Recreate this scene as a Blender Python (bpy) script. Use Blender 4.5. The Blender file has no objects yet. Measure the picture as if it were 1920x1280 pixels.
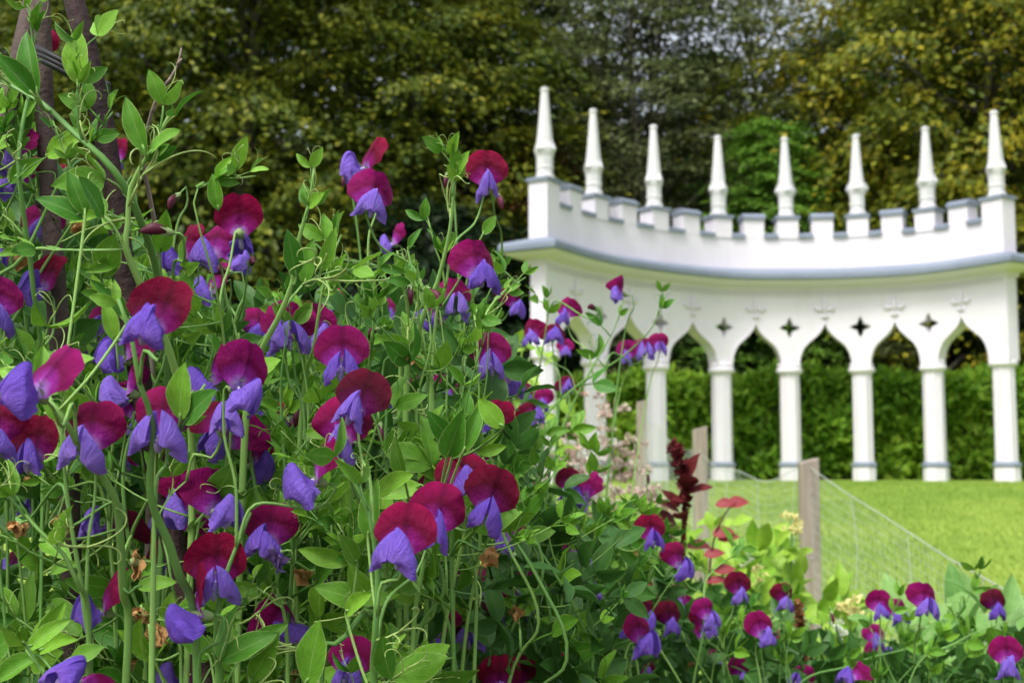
import bpy, math, random
from math import sin, cos, pi, radians, exp, sqrt
from mathutils import Vector, Matrix, Euler, noise
from mathutils.geometry import delaunay_2d_cdt

S = bpy.context.scene
COL = S.collection
random.seed(7)

# ------------------------------------------------------------------ camera
EYE = 1.35                                  # eye height above the bed
FPX = 2370.0                                # focal length in photo pixels (1920 wide)
PITCH = math.atan(230 / FPX)
cd = bpy.data.cameras.new('camera'); cam = bpy.data.objects.new('camera', cd); COL.objects.link(cam)
cd.sensor_width = 36.0; cd.lens = 36.0 * FPX / 1920.0
cd.clip_start = 0.05; cd.clip_end = 600
cam.location = (0, 0, EYE); cam.rotation_euler = (pi / 2 + PITCH, 0, 0)
cd.dof.use_dof = True; cd.dof.focus_distance = 0.97
cd.dof.aperture_fstop = 12.0; cd.dof.aperture_blades = 7
S.camera = cam

# ------------------------------------------------------------------ sky, sun, exposure
SUN_EL, SUN_AZ = radians(58), radians(215)          # azimuth clockwise from +Y: behind the camera, to its left
w = bpy.data.worlds.new('World'); S.world = w; w.use_nodes = True
nt = w.node_tree; bg = nt.nodes['Background']
sky = nt.nodes.new('ShaderNodeTexSky'); sky.sky_type = 'NISHITA'; sky.sun_disc = False
sky.sun_elevation = SUN_EL; sky.sun_rotation = SUN_AZ; sky.air_density = 1.2; sky.dust_density = 4.0
hs = nt.nodes.new('ShaderNodeHueSaturation'); hs.inputs['Saturation'].default_value = 0.38
nt.links.new(sky.outputs[0], hs.inputs['Color']); nt.links.new(hs.outputs[0], bg.inputs['Color'])
bg.inputs['Strength'].default_value = 0.15
sl = bpy.data.lights.new('sun', 'SUN'); so = bpy.data.objects.new('sun', sl); COL.objects.link(so)
sl.energy = 1.4; sl.angle = radians(16); sl.color = (1, 0.97, 0.92)
sd = Vector((sin(SUN_AZ) * cos(SUN_EL), cos(SUN_AZ) * cos(SUN_EL), sin(SUN_EL)))
so.rotation_euler = (-sd).to_track_quat('-Z', 'Y').to_euler()
S.view_settings.view_transform = 'Standard'; S.view_settings.look = 'None'
S.view_settings.exposure = 0.78; S.view_settings.gamma = 1.0
S.cycles.use_denoising = True
S.cycles.max_bounces = 6; S.cycles.diffuse_bounces = 3; S.cycles.transmission_bounces = 3; S.cycles.glossy_bounces = 2
S.cycles.sample_clamp_indirect = 8

# ------------------------------------------------------------------ helpers
CP, SP = cos(PITCH), sin(PITCH)
def at(px, py, d):
    """A point at depth d along the lens axis on the sight line of a photo pixel."""
    x = (px - 960) / FPX * d; y = (640 - py) / FPX * d
    return Vector((x, d * CP - y * SP, EYE + d * SP + y * CP))

def pixel(p):
    v = p - Vector((0, 0, EYE)); fw = v.y * CP + v.z * SP
    return 960 + FPX * v.x / fw, 640 - FPX * (v.z * CP - v.y * SP) / fw, fw

def tag(o, label, cat, group=None):
    o['label'] = label; o['category'] = cat
    if group: o['group'] = group
    return o

def link(o, parent=None):
    COL.objects.link(o)
    if parent is not None: o.parent = parent
    return o

def empty(name, loc=(0, 0, 0), parent=None):
    o = bpy.data.objects.new(name, None); o.location = loc; o.empty_display_size = 0.02
    return link(o, parent)

class MB:
    def __init__(s): s.v = []; s.f = []; s.uv = []
    def add(s, vs, fs, uvs=None):
        n = len(s.v); s.v += [tuple(p) for p in vs]; s.f += [tuple(i + n for i in f) for f in fs]
        s.uv += uvs if uvs else [(0.5, 0.5)] * len(vs)
    def grid(s, P, UV, closed=False):
        r, c = len(P), len(P[0]); fs = []
        for i in range(r - 1):
            for j in range(c if closed else c - 1):
                k = (j + 1) % c
                fs.append((i * c + j, i * c + k, (i + 1) * c + k, (i + 1) * c + j))
        s.add([p for q in P for p in q], fs, [u for q in UV for u in q])
    def box(s, x0, x1, y0, y1, z0, z1):
        v = [(x, y, z) for z in (z0, z1) for y in (y0, y1) for x in (x0, x1)]
        s.add(v, [(0, 2, 3, 1), (4, 5, 7, 6), (0, 1, 5, 4), (2, 6, 7, 3), (0, 4, 6, 2), (1, 3, 7, 5)])
    def tube(s, pts, rad, sides=6, flat=1.0, twist=0.0, caps=True):
        pts = [Vector(p) for p in pts]; n = len(pts)
        if not hasattr(rad, '__len__'): rad = [rad] * n
        T = [(pts[min(i + 1, n - 1)] - pts[max(i - 1, 0)]) for i in range(n)]
        T = [t.normalized() if t.length > 1e-9 else Vector((0, 0, 1)) for t in T]
        a = T[0].orthogonal().normalized(); P = []; U = []
        for i in range(n):
            a = (a - T[i] * a.dot(T[i]))
            a = a.normalized() if a.length > 1e-6 else T[i].orthogonal().normalized()
            b = T[i].cross(a); row = []; ur = []
            for k in range(sides):
                th = 2 * pi * k / sides + twist * i / max(1, n - 1)
                tw = twist * i / max(1, n - 1)
                ex = cos(2 * pi * k / sides); ey = sin(2 * pi * k / sides) / flat
                row.append(pts[i] + (a * (ex * cos(tw) - ey * sin(tw)) + b * (ex * sin(tw) + ey * cos(tw))) * rad[i])
                ur.append((abs(ex), i / max(1, n - 1)))
            P.append(row); U.append(ur)
        base = len(s.v); s.grid(P, U, True)
        if caps:
            s.f.append(tuple(base + k for k in reversed(range(sides))))
            s.f.append(tuple(base + (n - 1) * sides + k for k in range(sides)))
    def mesh(s, name, mat, smooth=True):
        me = bpy.data.meshes.new(name); me.from_pydata(s.v, [], s.f)
        ul = me.uv_layers.new(name='UVMap')
        li = [0] * len(me.loops); me.loops.foreach_get('vertex_index', li)
        flat = [c for i in li for c in s.uv[i]]
        ul.data.foreach_set('uv', flat)
        if smooth: me.polygons.foreach_set('use_smooth', [True] * len(me.polygons))
        for m in (mat if isinstance(mat, (list, tuple)) else [mat]): me.materials.append(m)
        return me
    def obj(s, name, mat, parent=None, smooth=True):
        return link(bpy.data.objects.new(name, s.mesh(name, mat, smooth)), parent)

def inst(name, me, parent, mtx=None):
    o = bpy.data.objects.new(name, me)
    if mtx is not None: o.matrix_local = mtx
    link(o, parent)
    return o

def catmull(pts, step):
    pts = [Vector(p) for p in pts]; out = []
    q = [pts[0] * 2 - pts[1]] + pts + [pts[-1] * 2 - pts[-2]]
    for i in range(1, len(q) - 2):
        n = max(2, int((q[i + 1] - q[i]).length / step))
        for k in range(n):
            t = k / n
            out.append(0.5 * ((2 * q[i]) + (q[i + 1] - q[i - 1]) * t + (2 * q[i - 1] - 5 * q[i] + 4 * q[i + 1] - q[i + 2]) * t * t
                              + (3 * q[i] - q[i - 1] - 3 * q[i + 1] + q[i + 2]) * t ** 3))
    out.append(pts[-1]); return out

def frame(d, up):
    """Matrix whose local Y runs along d and whose local Z is as close to up as it can be."""
    y = d.normalized(); z = up - y * up.dot(y)
    z = z.normalized() if z.length > 1e-6 else y.orthogonal().normalized()
    x = y.cross(z)
    return Matrix((x, y, z)).transposed()

# ------------------------------------------------------------------ materials
def mat(name):
    m = bpy.data.materials.new(name); m.use_nodes = True
    return m, m.node_tree, m.node_tree.nodes['Principled BSDF'], m.node_tree.nodes['Material Output']
def N(t, kind, **kw):
    n = t.nodes.new(kind)
    for k, v in kw.items(): setattr(n, k, v)
    return n
def ramp(t, stops, src=None):
    r = N(t, 'ShaderNodeValToRGB'); e = r.color_ramp.elements
    while len(e) < len(stops): e.new(0.5)
    for el, (p, c) in zip(e, stops): el.position = p; el.color = (*c, 1)
    if src is not None: t.links.new(src, r.inputs[0])
    return r
def mixc(t, a, b, fac, mode='MIX'):
    m = N(t, 'ShaderNodeMix', data_type='RGBA', blend_type=mode)
    for s, v in ((m.inputs[0], fac), (m.inputs[6], a), (m.inputs[7], b)):
        if hasattr(v, 'links') or hasattr(v, 'is_linked'): t.links.new(v, s)
        else: s.default_value = v if isinstance(v, (int, float)) else (*v, 1)
    return m.outputs[2]
def leafy(t, bsdf, out, color, fac, gain=1.0, rough=0.5, spec=0.3):
    """Leaf or petal: the colour on the face, some light let through from behind."""
    t.links.new(color, bsdf.inputs['Base Color']); bsdf.inputs['Roughness'].default_value = rough
    bsdf.inputs['Specular IOR Level'].default_value = spec
    tr = N(t, 'ShaderNodeBsdfTranslucent'); t.links.new(color, tr.inputs['Color'])
    mx = N(t, 'ShaderNodeMixShader'); mx.inputs[0].default_value = fac
    t.links.new(bsdf.outputs[0], mx.inputs[1]); t.links.new(tr.outputs[0], mx.inputs[2]); t.links.new(mx.outputs[0], out.inputs['Surface'])
def noise_node(t, scale, detail=4, vec=None, rough=0.55):
    n = N(t, 'ShaderNodeTexNoise'); n.inputs['Scale'].default_value = scale; n.inputs['Detail'].default_value = detail
    n.inputs['Roughness'].default_value = rough
    if vec is not None: t.links.new(vec, n.inputs['Vector'])
    return n
def bump(t, bsdf, h, strength=0.3, dist=0.01):
    b = N(t, 'ShaderNodeBump'); b.inputs['Strength'].default_value = strength; b.inputs['Distance'].default_value = dist
    t.links.new(h, b.inputs['Height']); t.links.new(b.outputs[0], bsdf.inputs['Normal'])
def math_node(t, op, a, b=0.5):
    m = N(t, 'ShaderNodeMath', operation=op)
    for s, v in ((m.inputs[0], a), (m.inputs[1], b)):
        if isinstance(v, (int, float)): s.default_value = v
        else: t.links.new(v, s)
    return m.outputs[0]

def simple(name, col, col2=None, scale=8.0, rough=0.6, spec=0.3, bmp=0.0, bscale=None, trans=0.0):
    m, t, b, o = mat(name)
    tc = N(t, 'ShaderNodeTexCoord')
    n = noise_node(t, scale, 5, tc.outputs['Object'])
    c = ramp(t, [(0.3, col), (0.7, col2 or col)], n.outputs[0]).outputs[0]
    if trans: leafy(t, b, o, c, trans, rough=rough, spec=spec)
    else:
        t.links.new(c, b.inputs['Base Color']); b.inputs['Roughness'].default_value = rough; b.inputs['Specular IOR Level'].default_value = spec
    if bmp:
        n2 = noise_node(t, bscale or scale * 4, 6, tc.outputs['Object']); bump(t, b, n2.outputs[0], bmp, 0.01)
    return m

def m_standard():
    m, t, b, o = mat('standard_petal')
    uv = N(t, 'ShaderNodeUVMap'); sep = N(t, 'ShaderNodeSeparateXYZ'); t.links.new(uv.outputs[0], sep.inputs[0])
    tone = N(t, 'ShaderNodeAttribute', attribute_type='OBJECT', attribute_name='tone')
    x = math_node(t, 'ABSOLUTE', math_node(t, 'SUBTRACT', sep.outputs[0], 0.5))
    # distance from the petal's claw
    d = math_node(t, 'SQRT', math_node(t, 'ADD', math_node(t, 'MULTIPLY', x, x), math_node(t, 'MULTIPLY', sep.outputs[1], sep.outputs[1])))
    nz = noise_node(t, 7, 4, uv.outputs[0])
    d2 = math_node(t, 'ADD', d, math_node(t, 'MULTIPLY', math_node(t, 'SUBTRACT', nz.outputs[0], 0.5), 0.12))
    dark = ramp(t, [(0.06, (0.22, 0.08, 0.50)), (0.20, (0.10, 0.004, 0.07)), (0.5, (0.05, 0.0015, 0.010)), (0.85, (0.11, 0.003, 0.022))], d2).outputs[0]
    crim = ramp(t, [(0.06, (0.45, 0.25, 0.75)), (0.20, (0.28, 0.01, 0.18)), (0.45, (0.13, 0.002, 0.022)), (0.85, (0.32, 0.003, 0.05))], d2).outputs[0]
    mag = ramp(t, [(0.06, (0.55, 0.35, 0.85)), (0.24, (0.36, 0.03, 0.36)), (0.46, (0.17, 0.003, 0.065)), (0.85, (0.33, 0.005, 0.155))], d2).outputs[0]
    f1 = N(t, 'ShaderNodeMapRange'); t.links.new(tone.outputs['Fac'], f1.inputs[0]); f1.inputs[2].default_value = 0.5
    f2 = N(t, 'ShaderNodeMapRange'); t.links.new(tone.outputs['Fac'], f2.inputs[0]); f2.inputs[1].default_value = 0.5
    c = mixc(t, dark, crim, math_node(t, 'MULTIPLY', tone.outputs['Fac'], 2.0))
    f2.inputs[3].default_value = 0.0; f2.inputs[4].default_value = 1.0
    c = mixc(t, c, mag, f2.outputs[0])
    # dark vein down the middle, lighter side edges
    vein = ramp(t, [(0.0, (0.35, 0.35, 0.35)), (0.09, (1, 1, 1))], x).outputs[0]
    c = mixc(t, c, vein, 0.55, 'MULTIPLY')
    mp = N(t, 'ShaderNodeMapping'); mp.inputs['Scale'].default_value = (60, 5, 1); t.links.new(uv.outputs[0], mp.inputs[0])
    fine = noise_node(t, 1, 5, mp.outputs[0])
    c = mixc(t, c, ramp(t, [(0.3, (0.72, 0.72, 0.72)), (0.7, (1.25, 1.25, 1.25))], fine.outputs[0]).outputs[0], 0.6, 'MULTIPLY')
    leafy(t, b, o, c, 0.32, rough=0.55, spec=0.1)
    wr = noise_node(t, 6, 4, uv.outputs[0]); bump(t, b, math_node(t, 'ADD', fine.outputs[0], math_node(t, 'MULTIPLY', wr.outputs[0], 1.6)), 0.45, 0.004)
    return m

def m_wing():
    m, t, b, o = mat('wing_petal')
    uv = N(t, 'ShaderNodeUVMap'); sep = N(t, 'ShaderNodeSeparateXYZ'); t.links.new(uv.outputs[0], sep.inputs[0])
    tone = N(t, 'ShaderNodeAttribute', attribute_type='OBJECT', attribute_name='tone')
    nz = noise_node(t, 4, 4, uv.outputs[0])
    s2 = math_node(t, 'ADD', sep.outputs[0], math_node(t, 'MULTIPLY', math_node(t, 'SUBTRACT', nz.outputs[0], 0.5), 0.35))
    pale = ramp(t, [(0.05, (0.74, 0.64, 0.88)), (0.4, (0.46, 0.32, 0.84)), (0.9, (0.29, 0.17, 0.77))], s2).outputs[0]
    deep = ramp(t, [(0.05, (0.48, 0.24, 0.72)), (0.4, (0.27, 0.09, 0.60)), (0.9, (0.16, 0.07, 0.60))], s2).outputs[0]
    c = mixc(t, pale, deep, tone.outputs['Fac'])
    mp = N(t, 'ShaderNodeMapping'); mp.inputs['Scale'].default_value = (4, 40, 1); t.links.new(uv.outputs[0], mp.inputs[0])
    fine = noise_node(t, 1, 5, mp.outputs[0])
    c = mixc(t, c, ramp(t, [(0.3, (0.62, 0.55, 0.75)), (0.7, (1.35, 1.4, 1.15))], fine.outputs[0]).outputs[0], 0.7, 'MULTIPLY')
    leafy(t, b, o, c, 0.3, rough=0.45, spec=0.22)
    wr = noise_node(t, 5.5, 4, uv.outputs[0]); bump(t, b, math_node(t, 'ADD', fine.outputs[0], math_node(t, 'MULTIPLY', wr.outputs[0], 2.0)), 0.55, 0.006)
    return m

def m_leaf(name, lo, hi, edge, trans=0.28, vein=0.35, rough=0.45):
    m, t, b, o = mat(name)
    uv = N(t, 'ShaderNodeUVMap'); sep = N(t, 'ShaderNodeSeparateXYZ'); t.links.new(uv.outputs[0], sep.inputs[0])
    oi = N(t, 'ShaderNodeObjectInfo')
    c = mixc(t, lo, hi, oi.outputs['Random'])
    x = math_node(t, 'ABSOLUTE', math_node(t, 'SUBTRACT', sep.outputs[0], 0.5))
    c = mixc(t, c, edge, ramp(t, [(0.0, (vein, vein, vein)), (0.03, (0, 0, 0)), (0.455, (0, 0, 0)), (0.5, (0.7, 0.7, 0.7))], x).outputs[0])
    # side veins
    wv = N(t, 'ShaderNodeTexNoise'); mp = N(t, 'ShaderNodeMapping'); mp.inputs['Scale'].default_value = (5, 26, 1)
    ad = N(t, 'ShaderNodeCombineXYZ'); t.links.new(x, ad.inputs[0]); t.links.new(math_node(t, 'SUBTRACT', sep.outputs[1], math_node(t, 'MULTIPLY', x, 0.7)), ad.inputs[1])
    t.links.new(ad.outputs[0], mp.inputs[0]); t.links.new(mp.outputs[0], wv.inputs['Vector']); wv.inputs['Scale'].default_value = 1; wv.inputs['Detail'].default_value = 3
    c = mixc(t, c, ramp(t, [(0.3, (0.66, 0.70, 0.6)), (0.7, (1.25, 1.2, 1.2))], wv.outputs[0]).outputs[0], 0.75, 'MULTIPLY')
    leafy(t, b, o, c, trans, rough=rough, spec=0.35)
    bump(t, b, wv.outputs[0], 0.3, 0.002)
    return m

def m_crown(name, stops, trans=0.3):
    m, t, b, o = mat(name)
    g_ = N(t, 'ShaderNodeNewGeometry'); at_ = N(t, 'ShaderNodeAttribute', attribute_type='OBJECT', attribute_name='tone')
    tc = N(t, 'ShaderNodeTexCoord'); nz = noise_node(t, 0.55, 4, tc.outputs['Object'])
    v = math_node(t, 'ADD', math_node(t, 'MULTIPLY', g_.outputs['Random Per Island'], 0.45), math_node(t, 'MULTIPLY', nz.outputs[0], 0.9))
    v = math_node(t, 'ADD', math_node(t, 'SUBTRACT', v, 0.35), at_.outputs['Fac'])
    c = ramp(t, stops, v).outputs[0]
    leafy(t, b, o, c, trans, rough=0.5, spec=0.25)
    return m

M = {}
M['standard'] = m_standard(); M['wing'] = m_wing()
M['leaf'] = m_leaf('sweet_pea_leaf', (0.050, 0.21, 0.016), (0.24, 0.52, 0.040), (0.50, 0.66, 0.24))
M['deepleaf'] = m_leaf('shaded_inner_leaf', (0.045, 0.15, 0.022), (0.06, 0.18, 0.028), (0.2, 0.32, 0.11))  # leaf copy with the shade deep in the row put into a darker green
M['stem'] = m_leaf('sweet_pea_stem', (0.13, 0.32, 0.07), (0.28, 0.50, 0.12), (0.52, 0.68, 0.28), trans=0.1, vein=0)
M['tendril'] = simple('tendril_green', (0.26, 0.42, 0.10), (0.42, 0.54, 0.18), 30, 0.5)
M['calyx'] = simple('calyx_green', (0.20, 0.34, 0.10), (0.36, 0.46, 0.22), 60, 0.6, trans=0.2)
M['bud'] = simple('bud_maroon', (0.05, 0.006, 0.018), (0.12, 0.010, 0.035), 50, 0.5)
M['keel'] = simple('keel_lilac', (0.55, 0.45, 0.75), (0.72, 0.66, 0.82), 30, 0.5, trans=0.3)
M['dry'] = simple('dried_petal', (0.36, 0.17, 0.05), (0.62, 0.38, 0.16), 60, 0.8, trans=0.2)
M['wilt'] = simple('wilted_petal', (0.10, 0.05, 0.36), (0.40, 0.26, 0.50), 70, 0.6, trans=0.25)

# ------------------------------------------------------------------ ground
def zlawn(y):
    K = [(-30, 0.0), (3.5, 0.0), (6.8, 0.22), (9.1, 0.46), (13, 0.78), (17, 1.03), (19, 1.07), (25.5, 1.08), (29, 1.7), (40, 6.0), (60, 14.5), (85, 25), (300, 25)]
    for (a, za), (b, zb) in zip(K, K[1:]):
        if y <= b:
            t = (y - a) / (b - a); t = t * t * (3 - 2 * t) if a in (3.5, 17, 25.5) else t
            return za + (zb - za) * t
    return K[-1][1]

def m_ground():
    m, t, b, o = mat('ground')
    tc = N(t, 'ShaderNodeTexCoord'); sep = N(t, 'ShaderNodeSeparateXYZ'); t.links.new(tc.outputs['Object'], sep.inputs[0])
    n1 = noise_node(t, 0.55, 5, tc.outputs['Object']); n2 = noise_node(t, 22, 6, tc.outputs['Object'])
    g = ramp(t, [(0.3, (0.18, 0.30, 0.045)), (0.7, (0.30, 0.40, 0.075))], n1.outputs[0]).outputs[0]
    g = mixc(t, g, ramp(t, [(0.3, (0.62, 0.66, 0.5)), (0.7, (1.15, 1.12, 1.1))], n2.outputs[0]).outputs[0], 0.7, 'MULTIPLY')
    soil = ramp(t, [(0.3, (0.035, 0.022, 0.014)), (0.7, (0.09, 0.06, 0.04))], n2.outputs[0]).outputs[0]
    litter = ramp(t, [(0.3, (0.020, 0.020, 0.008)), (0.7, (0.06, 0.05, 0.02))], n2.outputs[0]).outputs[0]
    # bed on the near side of the fence, lawn beyond, leaf litter under the wood
    fx = math_node(t, 'SUBTRACT', sep.outputs[1], math_node(t, 'MULTIPLY', sep.outputs[0], 0.0))
    lawn_in = ramp(t, [(0.0, (0, 0, 0)), (0.001, (1, 1, 1))], math_node(t, 'SUBTRACT', math_node(t, 'ADD', fx, math_node(t, 'MULTIPLY', n1.outputs[0], 0.3)), 5.6)).outputs[0]
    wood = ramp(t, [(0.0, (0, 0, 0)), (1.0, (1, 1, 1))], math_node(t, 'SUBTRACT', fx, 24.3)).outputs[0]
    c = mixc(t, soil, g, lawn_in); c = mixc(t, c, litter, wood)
    t.links.new(c, b.inputs['Base Color']); b.inputs['Roughness'].default_value = 0.9; b.inputs['Specular IOR Level'].default_value = 0.1
    bump(t, b, n2.outputs[0], 0.6, 0.03)
    return m
ys = [-30, -5, 0, 2, 3.5] + [3.5 + 0.5 * i for i in range(1, 60)] + [36, 40, 50, 60, 75, 90, 150, 300]
xs = [-200, -100, -60, -40, -25, -15, -8, -4, 0, 4, 8, 15, 25, 40, 60, 100, 200]
g = MB(); g.grid([[(x, y, zlawn(y)) for x in xs] for y in ys], [[(0.5, 0.5)] * len(xs)] * len(ys))
go = g.obj('ground', m_ground()); go['kind'] = 'structure'

# blades of the mown lawn, the part of it that shows
rg = random.Random(3); g = MB()
for i in range(42000):
    y = 6.5 + 13 * rg.random() ** 0.8; x = 1.7 + rg.random() * (0.45 * y + 0.4 - 1.7)
    if y < 7.5 and x < 1.9: continue
    z = zlawn(y); a = rg.random() * 2 * pi; h = rg.uniform(0.02, 0.045); l = rg.uniform(-0.02, 0.02); s_ = rg.uniform(0.004, 0.008)
    g.add([(x - cos(a) * s_, y - sin(a) * s_, z - 0.003), (x + cos(a) * s_, y + sin(a) * s_, z - 0.003), (x + l, y + l * 0.6, z + h)], [(0, 1, 2)], [(0.2, 0), (0.3, 0), (0.25, 1)])
M['grass'] = m_crown('grass_blade', [(0.0, (0.14, 0.27, 0.035)), (0.35, (0.26, 0.38, 0.06)), (0.8, (0.38, 0.48, 0.09))])
o = g.obj('grass', M['grass']); o['kind'] = 'stuff'; tag(o, 'short mown bright green lawn grass before the white arcade', 'grass')

# ------------------------------------------------------------------ white gothic exedra
def m_white(name, c1, c2, dirt):
    m, t, b, o = mat(name)
    tc = N(t, 'ShaderNodeTexCoord'); n1 = noise_node(t, 1.6, 6, tc.outputs['Object']); n2 = noise_node(t, 14, 6, tc.outputs['Object'])
    c = ramp(t, [(0.25, c1), (0.75, c2)], n1.outputs[0]).outputs[0]
    mp = N(t, 'ShaderNodeMapping'); mp.inputs['Scale'].default_value = (5, 5, 0.5); t.links.new(tc.outputs['Object'], mp.inputs[0])
    n3 = noise_node(t, 1.0, 6, mp.outputs[0])
    c = mixc(t, c, dirt, ramp(t, [(0.55, (0, 0, 0)), (0.8, (0.35, 0.35, 0.35))], n3.outputs[0]).outputs[0])
    t.links.new(c, b.inputs['Base Color']); b.inputs['Roughness'].default_value = 0.75; b.inputs['Specular IOR Level'].default_value = 0.25
    bump(t, b, n2.outputs[0], 0.25, 0.02)
    return m
M['white'] = m_white('limewash_white', (0.70, 0.665, 0.73), (0.76, 0.725, 0.79), (0.60, 0.56, 0.57))
M['pin'] = m_white('pinnacle_white', (0.58, 0.59, 0.59), (0.70, 0.69, 0.71), (0.42, 0.43, 0.41))
M['grey'] = m_white('lead_grey', (0.19, 0.225, 0.29), (0.25, 0.285, 0.36), (0.16, 0.19, 0.23))

PT = [Vector(p) for p in ((0.50, 18.95), (1.32, 20.13), (2.41, 21.10), (3.62, 21.81), (4.82, 21.92), (6.03, 21.74), (7.08, 21.21), (7.88, 20.22))]
PX = [PT[0] * 2 - PT[1] + Vector((0.18, -0.12))] + PT + [PT[7] * 2 - PT[6] + Vector((-0.2, -0.2))]
def C(s):
    i = min(6, max(0, int(math.floor(s)))); t = s - i
    a, b, c, d = PX[i], PX[i + 1], PX[i + 2], PX[i + 3]
    if t < 0: return b + 0.5 * (c - a) * t
    if t > 1: return c + 0.5 * (d - b) * (t - 1)
    return 0.5 * ((2 * b) + (c - a) * t + (2 * a - 5 * b + 4 * c - d) * t * t + (3 * b - a - 3 * c + d) * t ** 3)
def frame_at(s):
    p = C(s); tg = C(s + 0.02) - C(s - 0.02); k = tg.length / 0.04; tg.normalize()
    return p, tg, Vector((tg.y, -tg.x)), k                 # n points into the hollow, towards the lawn
def bend(s, off, z):
    p, tg, n, k = frame_at(s); q = p + n * off
    return Vector((q.x, q.y, z))
def zy(py, off=0.16):
    y = (640 - py) / FPX
    return EYE + (SP + CP * y) / (CP - SP * y) * (21.92 - off)

ZB = 1.07; Z_CAP = zy(690); Z_APEX = zy(607); Z_STAR = zy(614); Z_COVE = zy(546); Z_LIP0 = zy(524, 0.5); Z_LIP1 = zy(508, 0.5)
Z_GAP = zy(443); Z_MER = zy(411); Z_TIP = 5.75 + EYE
EX = empty('garden_exedra', (4.3, 21.0, ZB)); OFF = -Vector((4.3, 21.0, ZB))
tag(EX, 'curved white gothic arcade with pinnacles and battlements standing on the lawn', 'folly')
class MX(MB):
    """As MB; places the finished mesh in the exedra's own space."""
    def obj(s, name, mat_, parent=None, smooth=False):
        s.v = [tuple(Vector(p) + OFF) for p in s.v]
        return MB.obj(s, name, mat_, parent or EX, smooth)
    def sweep(s, prof, s0, s1, n):
        rows = [[bend(s0 + (s1 - s0) * i / n, o_, z_) for o_, z_ in prof] for i in range(n + 1)]
        b = len(s.v); m = len(prof); s.grid(rows, [[(0.5, 0.5)] * m] * (n + 1), True)
        s.f.append(tuple(b + k for k in reversed(range(m)))); s.f.append(tuple(b + n * m + k for k in range(m)))
    def bbox(s, s0, s1, o0, o1, z0, z1, n=3): s.sweep([(o0, z0), (o1, z0), (o1, z1), (o0, z1)], s0, s1, n)

# arcade wall with ogee arches and star piercings
SE0, SE1 = -0.15, 7.16
OG = [(1, 0), (1, 0.1), (0.96, 0.245), (0.88, 0.38), (0.77, 0.49), (0.62, 0.575), (0.46, 0.65), (0.31, 0.725), (0.19, 0.80), (0.10, 0.88), (0.05, 0.94), (0, 1)]
def kk(i): return frame_at(i)[3]
polys = []; outer = [(SE0, Z_CAP)]; ZT = Z_COVE + 0.1
for i in range(7):
    a = i + 0.16 / kk(i); b = i + 1 - 0.16 / kk(i + 1); m_ = (a + b) / 2; h_ = (b - a) / 2
    L = [(m_ - h_ * u, Z_CAP + (Z_APEX - Z_CAP) * v) for u, v in OG]; R_ = [(m_ + h_ * u, Z_CAP + (Z_APEX - Z_CAP) * v) for u, v in reversed(OG)][1:]
    outer += L + R_; polys.append(L + R_)
outer += [(SE1, Z_CAP)] + [(SE1 + (SE0 - SE1) * i / 70, ZT) for i in range(71)]
stars = []
for i in range(1, 7):
    q = []
    for k in range(16):
        a = k * pi / 8; ph = abs(((k + 2) % 4) - 2) / 2.0          # 0 at a tip, 1 between the tips
        r = 0.19 * (1 - ph) ** 1.6 + 0.082 * (1 - (1 - ph) ** 1.6)
        q.append((i + r * sin(a) / kk(i), Z_STAR + r * cos(a)))
    stars.append(q)
def inside(p, poly):
    r = False; j = len(poly) - 1
    for i in range(len(poly)):
        if (poly[i][1] > p[1]) != (poly[j][1] > p[1]) and p[0] < (poly[j][0] - poly[i][0]) * (p[1] - poly[i][1]) / (poly[j][1] - poly[i][1]) + poly[i][0]: r = not r
        j = i
    return r
def solid(p): return SE0 < p[0] < SE1 and not any(inside(p, q) for q in polys) and not any(inside(p, q) for q in stars)
V2 = []; E2 = []
for loop in [outer] + stars:
    b = len(V2); V2 += [Vector(p) for p in loop]; E2 += [(b + i, b + (i + 1) % len(loop)) for i in range(len(loop))]
for i in range(60):
    for j in range(1, 7):
        p = (SE0 + 0.06 + i * (SE1 - SE0 - 0.1) / 60, Z_CAP + (ZT - Z_CAP) * j / 7 + 0.003)
        if solid(p): V2.append(Vector(p))
cv, ce, cf, *_ = delaunay_2d_cdt(V2, E2, [], 0, 1e-5)
tri = [f for f in cf if solid(((cv[f[0]].x + cv[f[1]].x + cv[f[2]].x) / 3, (cv[f[0]].y + cv[f[1]].y + cv[f[2]].y) / 3))]
cnt = {}
for f in tri:
    for a, b in ((f[0], f[1]), (f[1], f[2]), (f[2], f[0])): cnt[(a, b)] = 1
aw = MX(); n = len(cv); HW = 0.13
aw.add([bend(p.x, HW, p.y) for p in cv] + [bend(p.x, -HW, p.y) for p in cv],
       [tuple(f) for f in tri] + [(f[2] + n, f[1] + n, f[0] + n) for f in tri] + [(b, a, a + n, b + n) for (a, b) in cnt if (b, a) not in cnt])
aw.obj('arcade_wall', M['white'])
# thin raised moulding that follows each arch
for q in polys:
    mb = MX(); pts = [bend(s_, HW + 0.004, z_) for s_, z_ in q]
    c_ = Vector((sum(s_ for s_, z_ in q) / len(q), Z_CAP + 0.2)); P = []
    for (s_, z_) in q:
        d_ = Vector((s_ - c_.x, z_ - c_.y)); d_.normalize()
        P.append([bend(s_, HW + 0.002, z_), bend(s_, HW + 0.022, z_), bend(s_ + d_.x * 0.03, HW + 0.022, z_ + d_.y * 0.04), bend(s_ + d_.x * 0.035, HW + 0.002, z_ + d_.y * 0.045)])
    mb.grid(P, [[(0.5, 0.5)] * 4] * len(P)); mb.obj('arch_moulding', M['white'])
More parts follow.
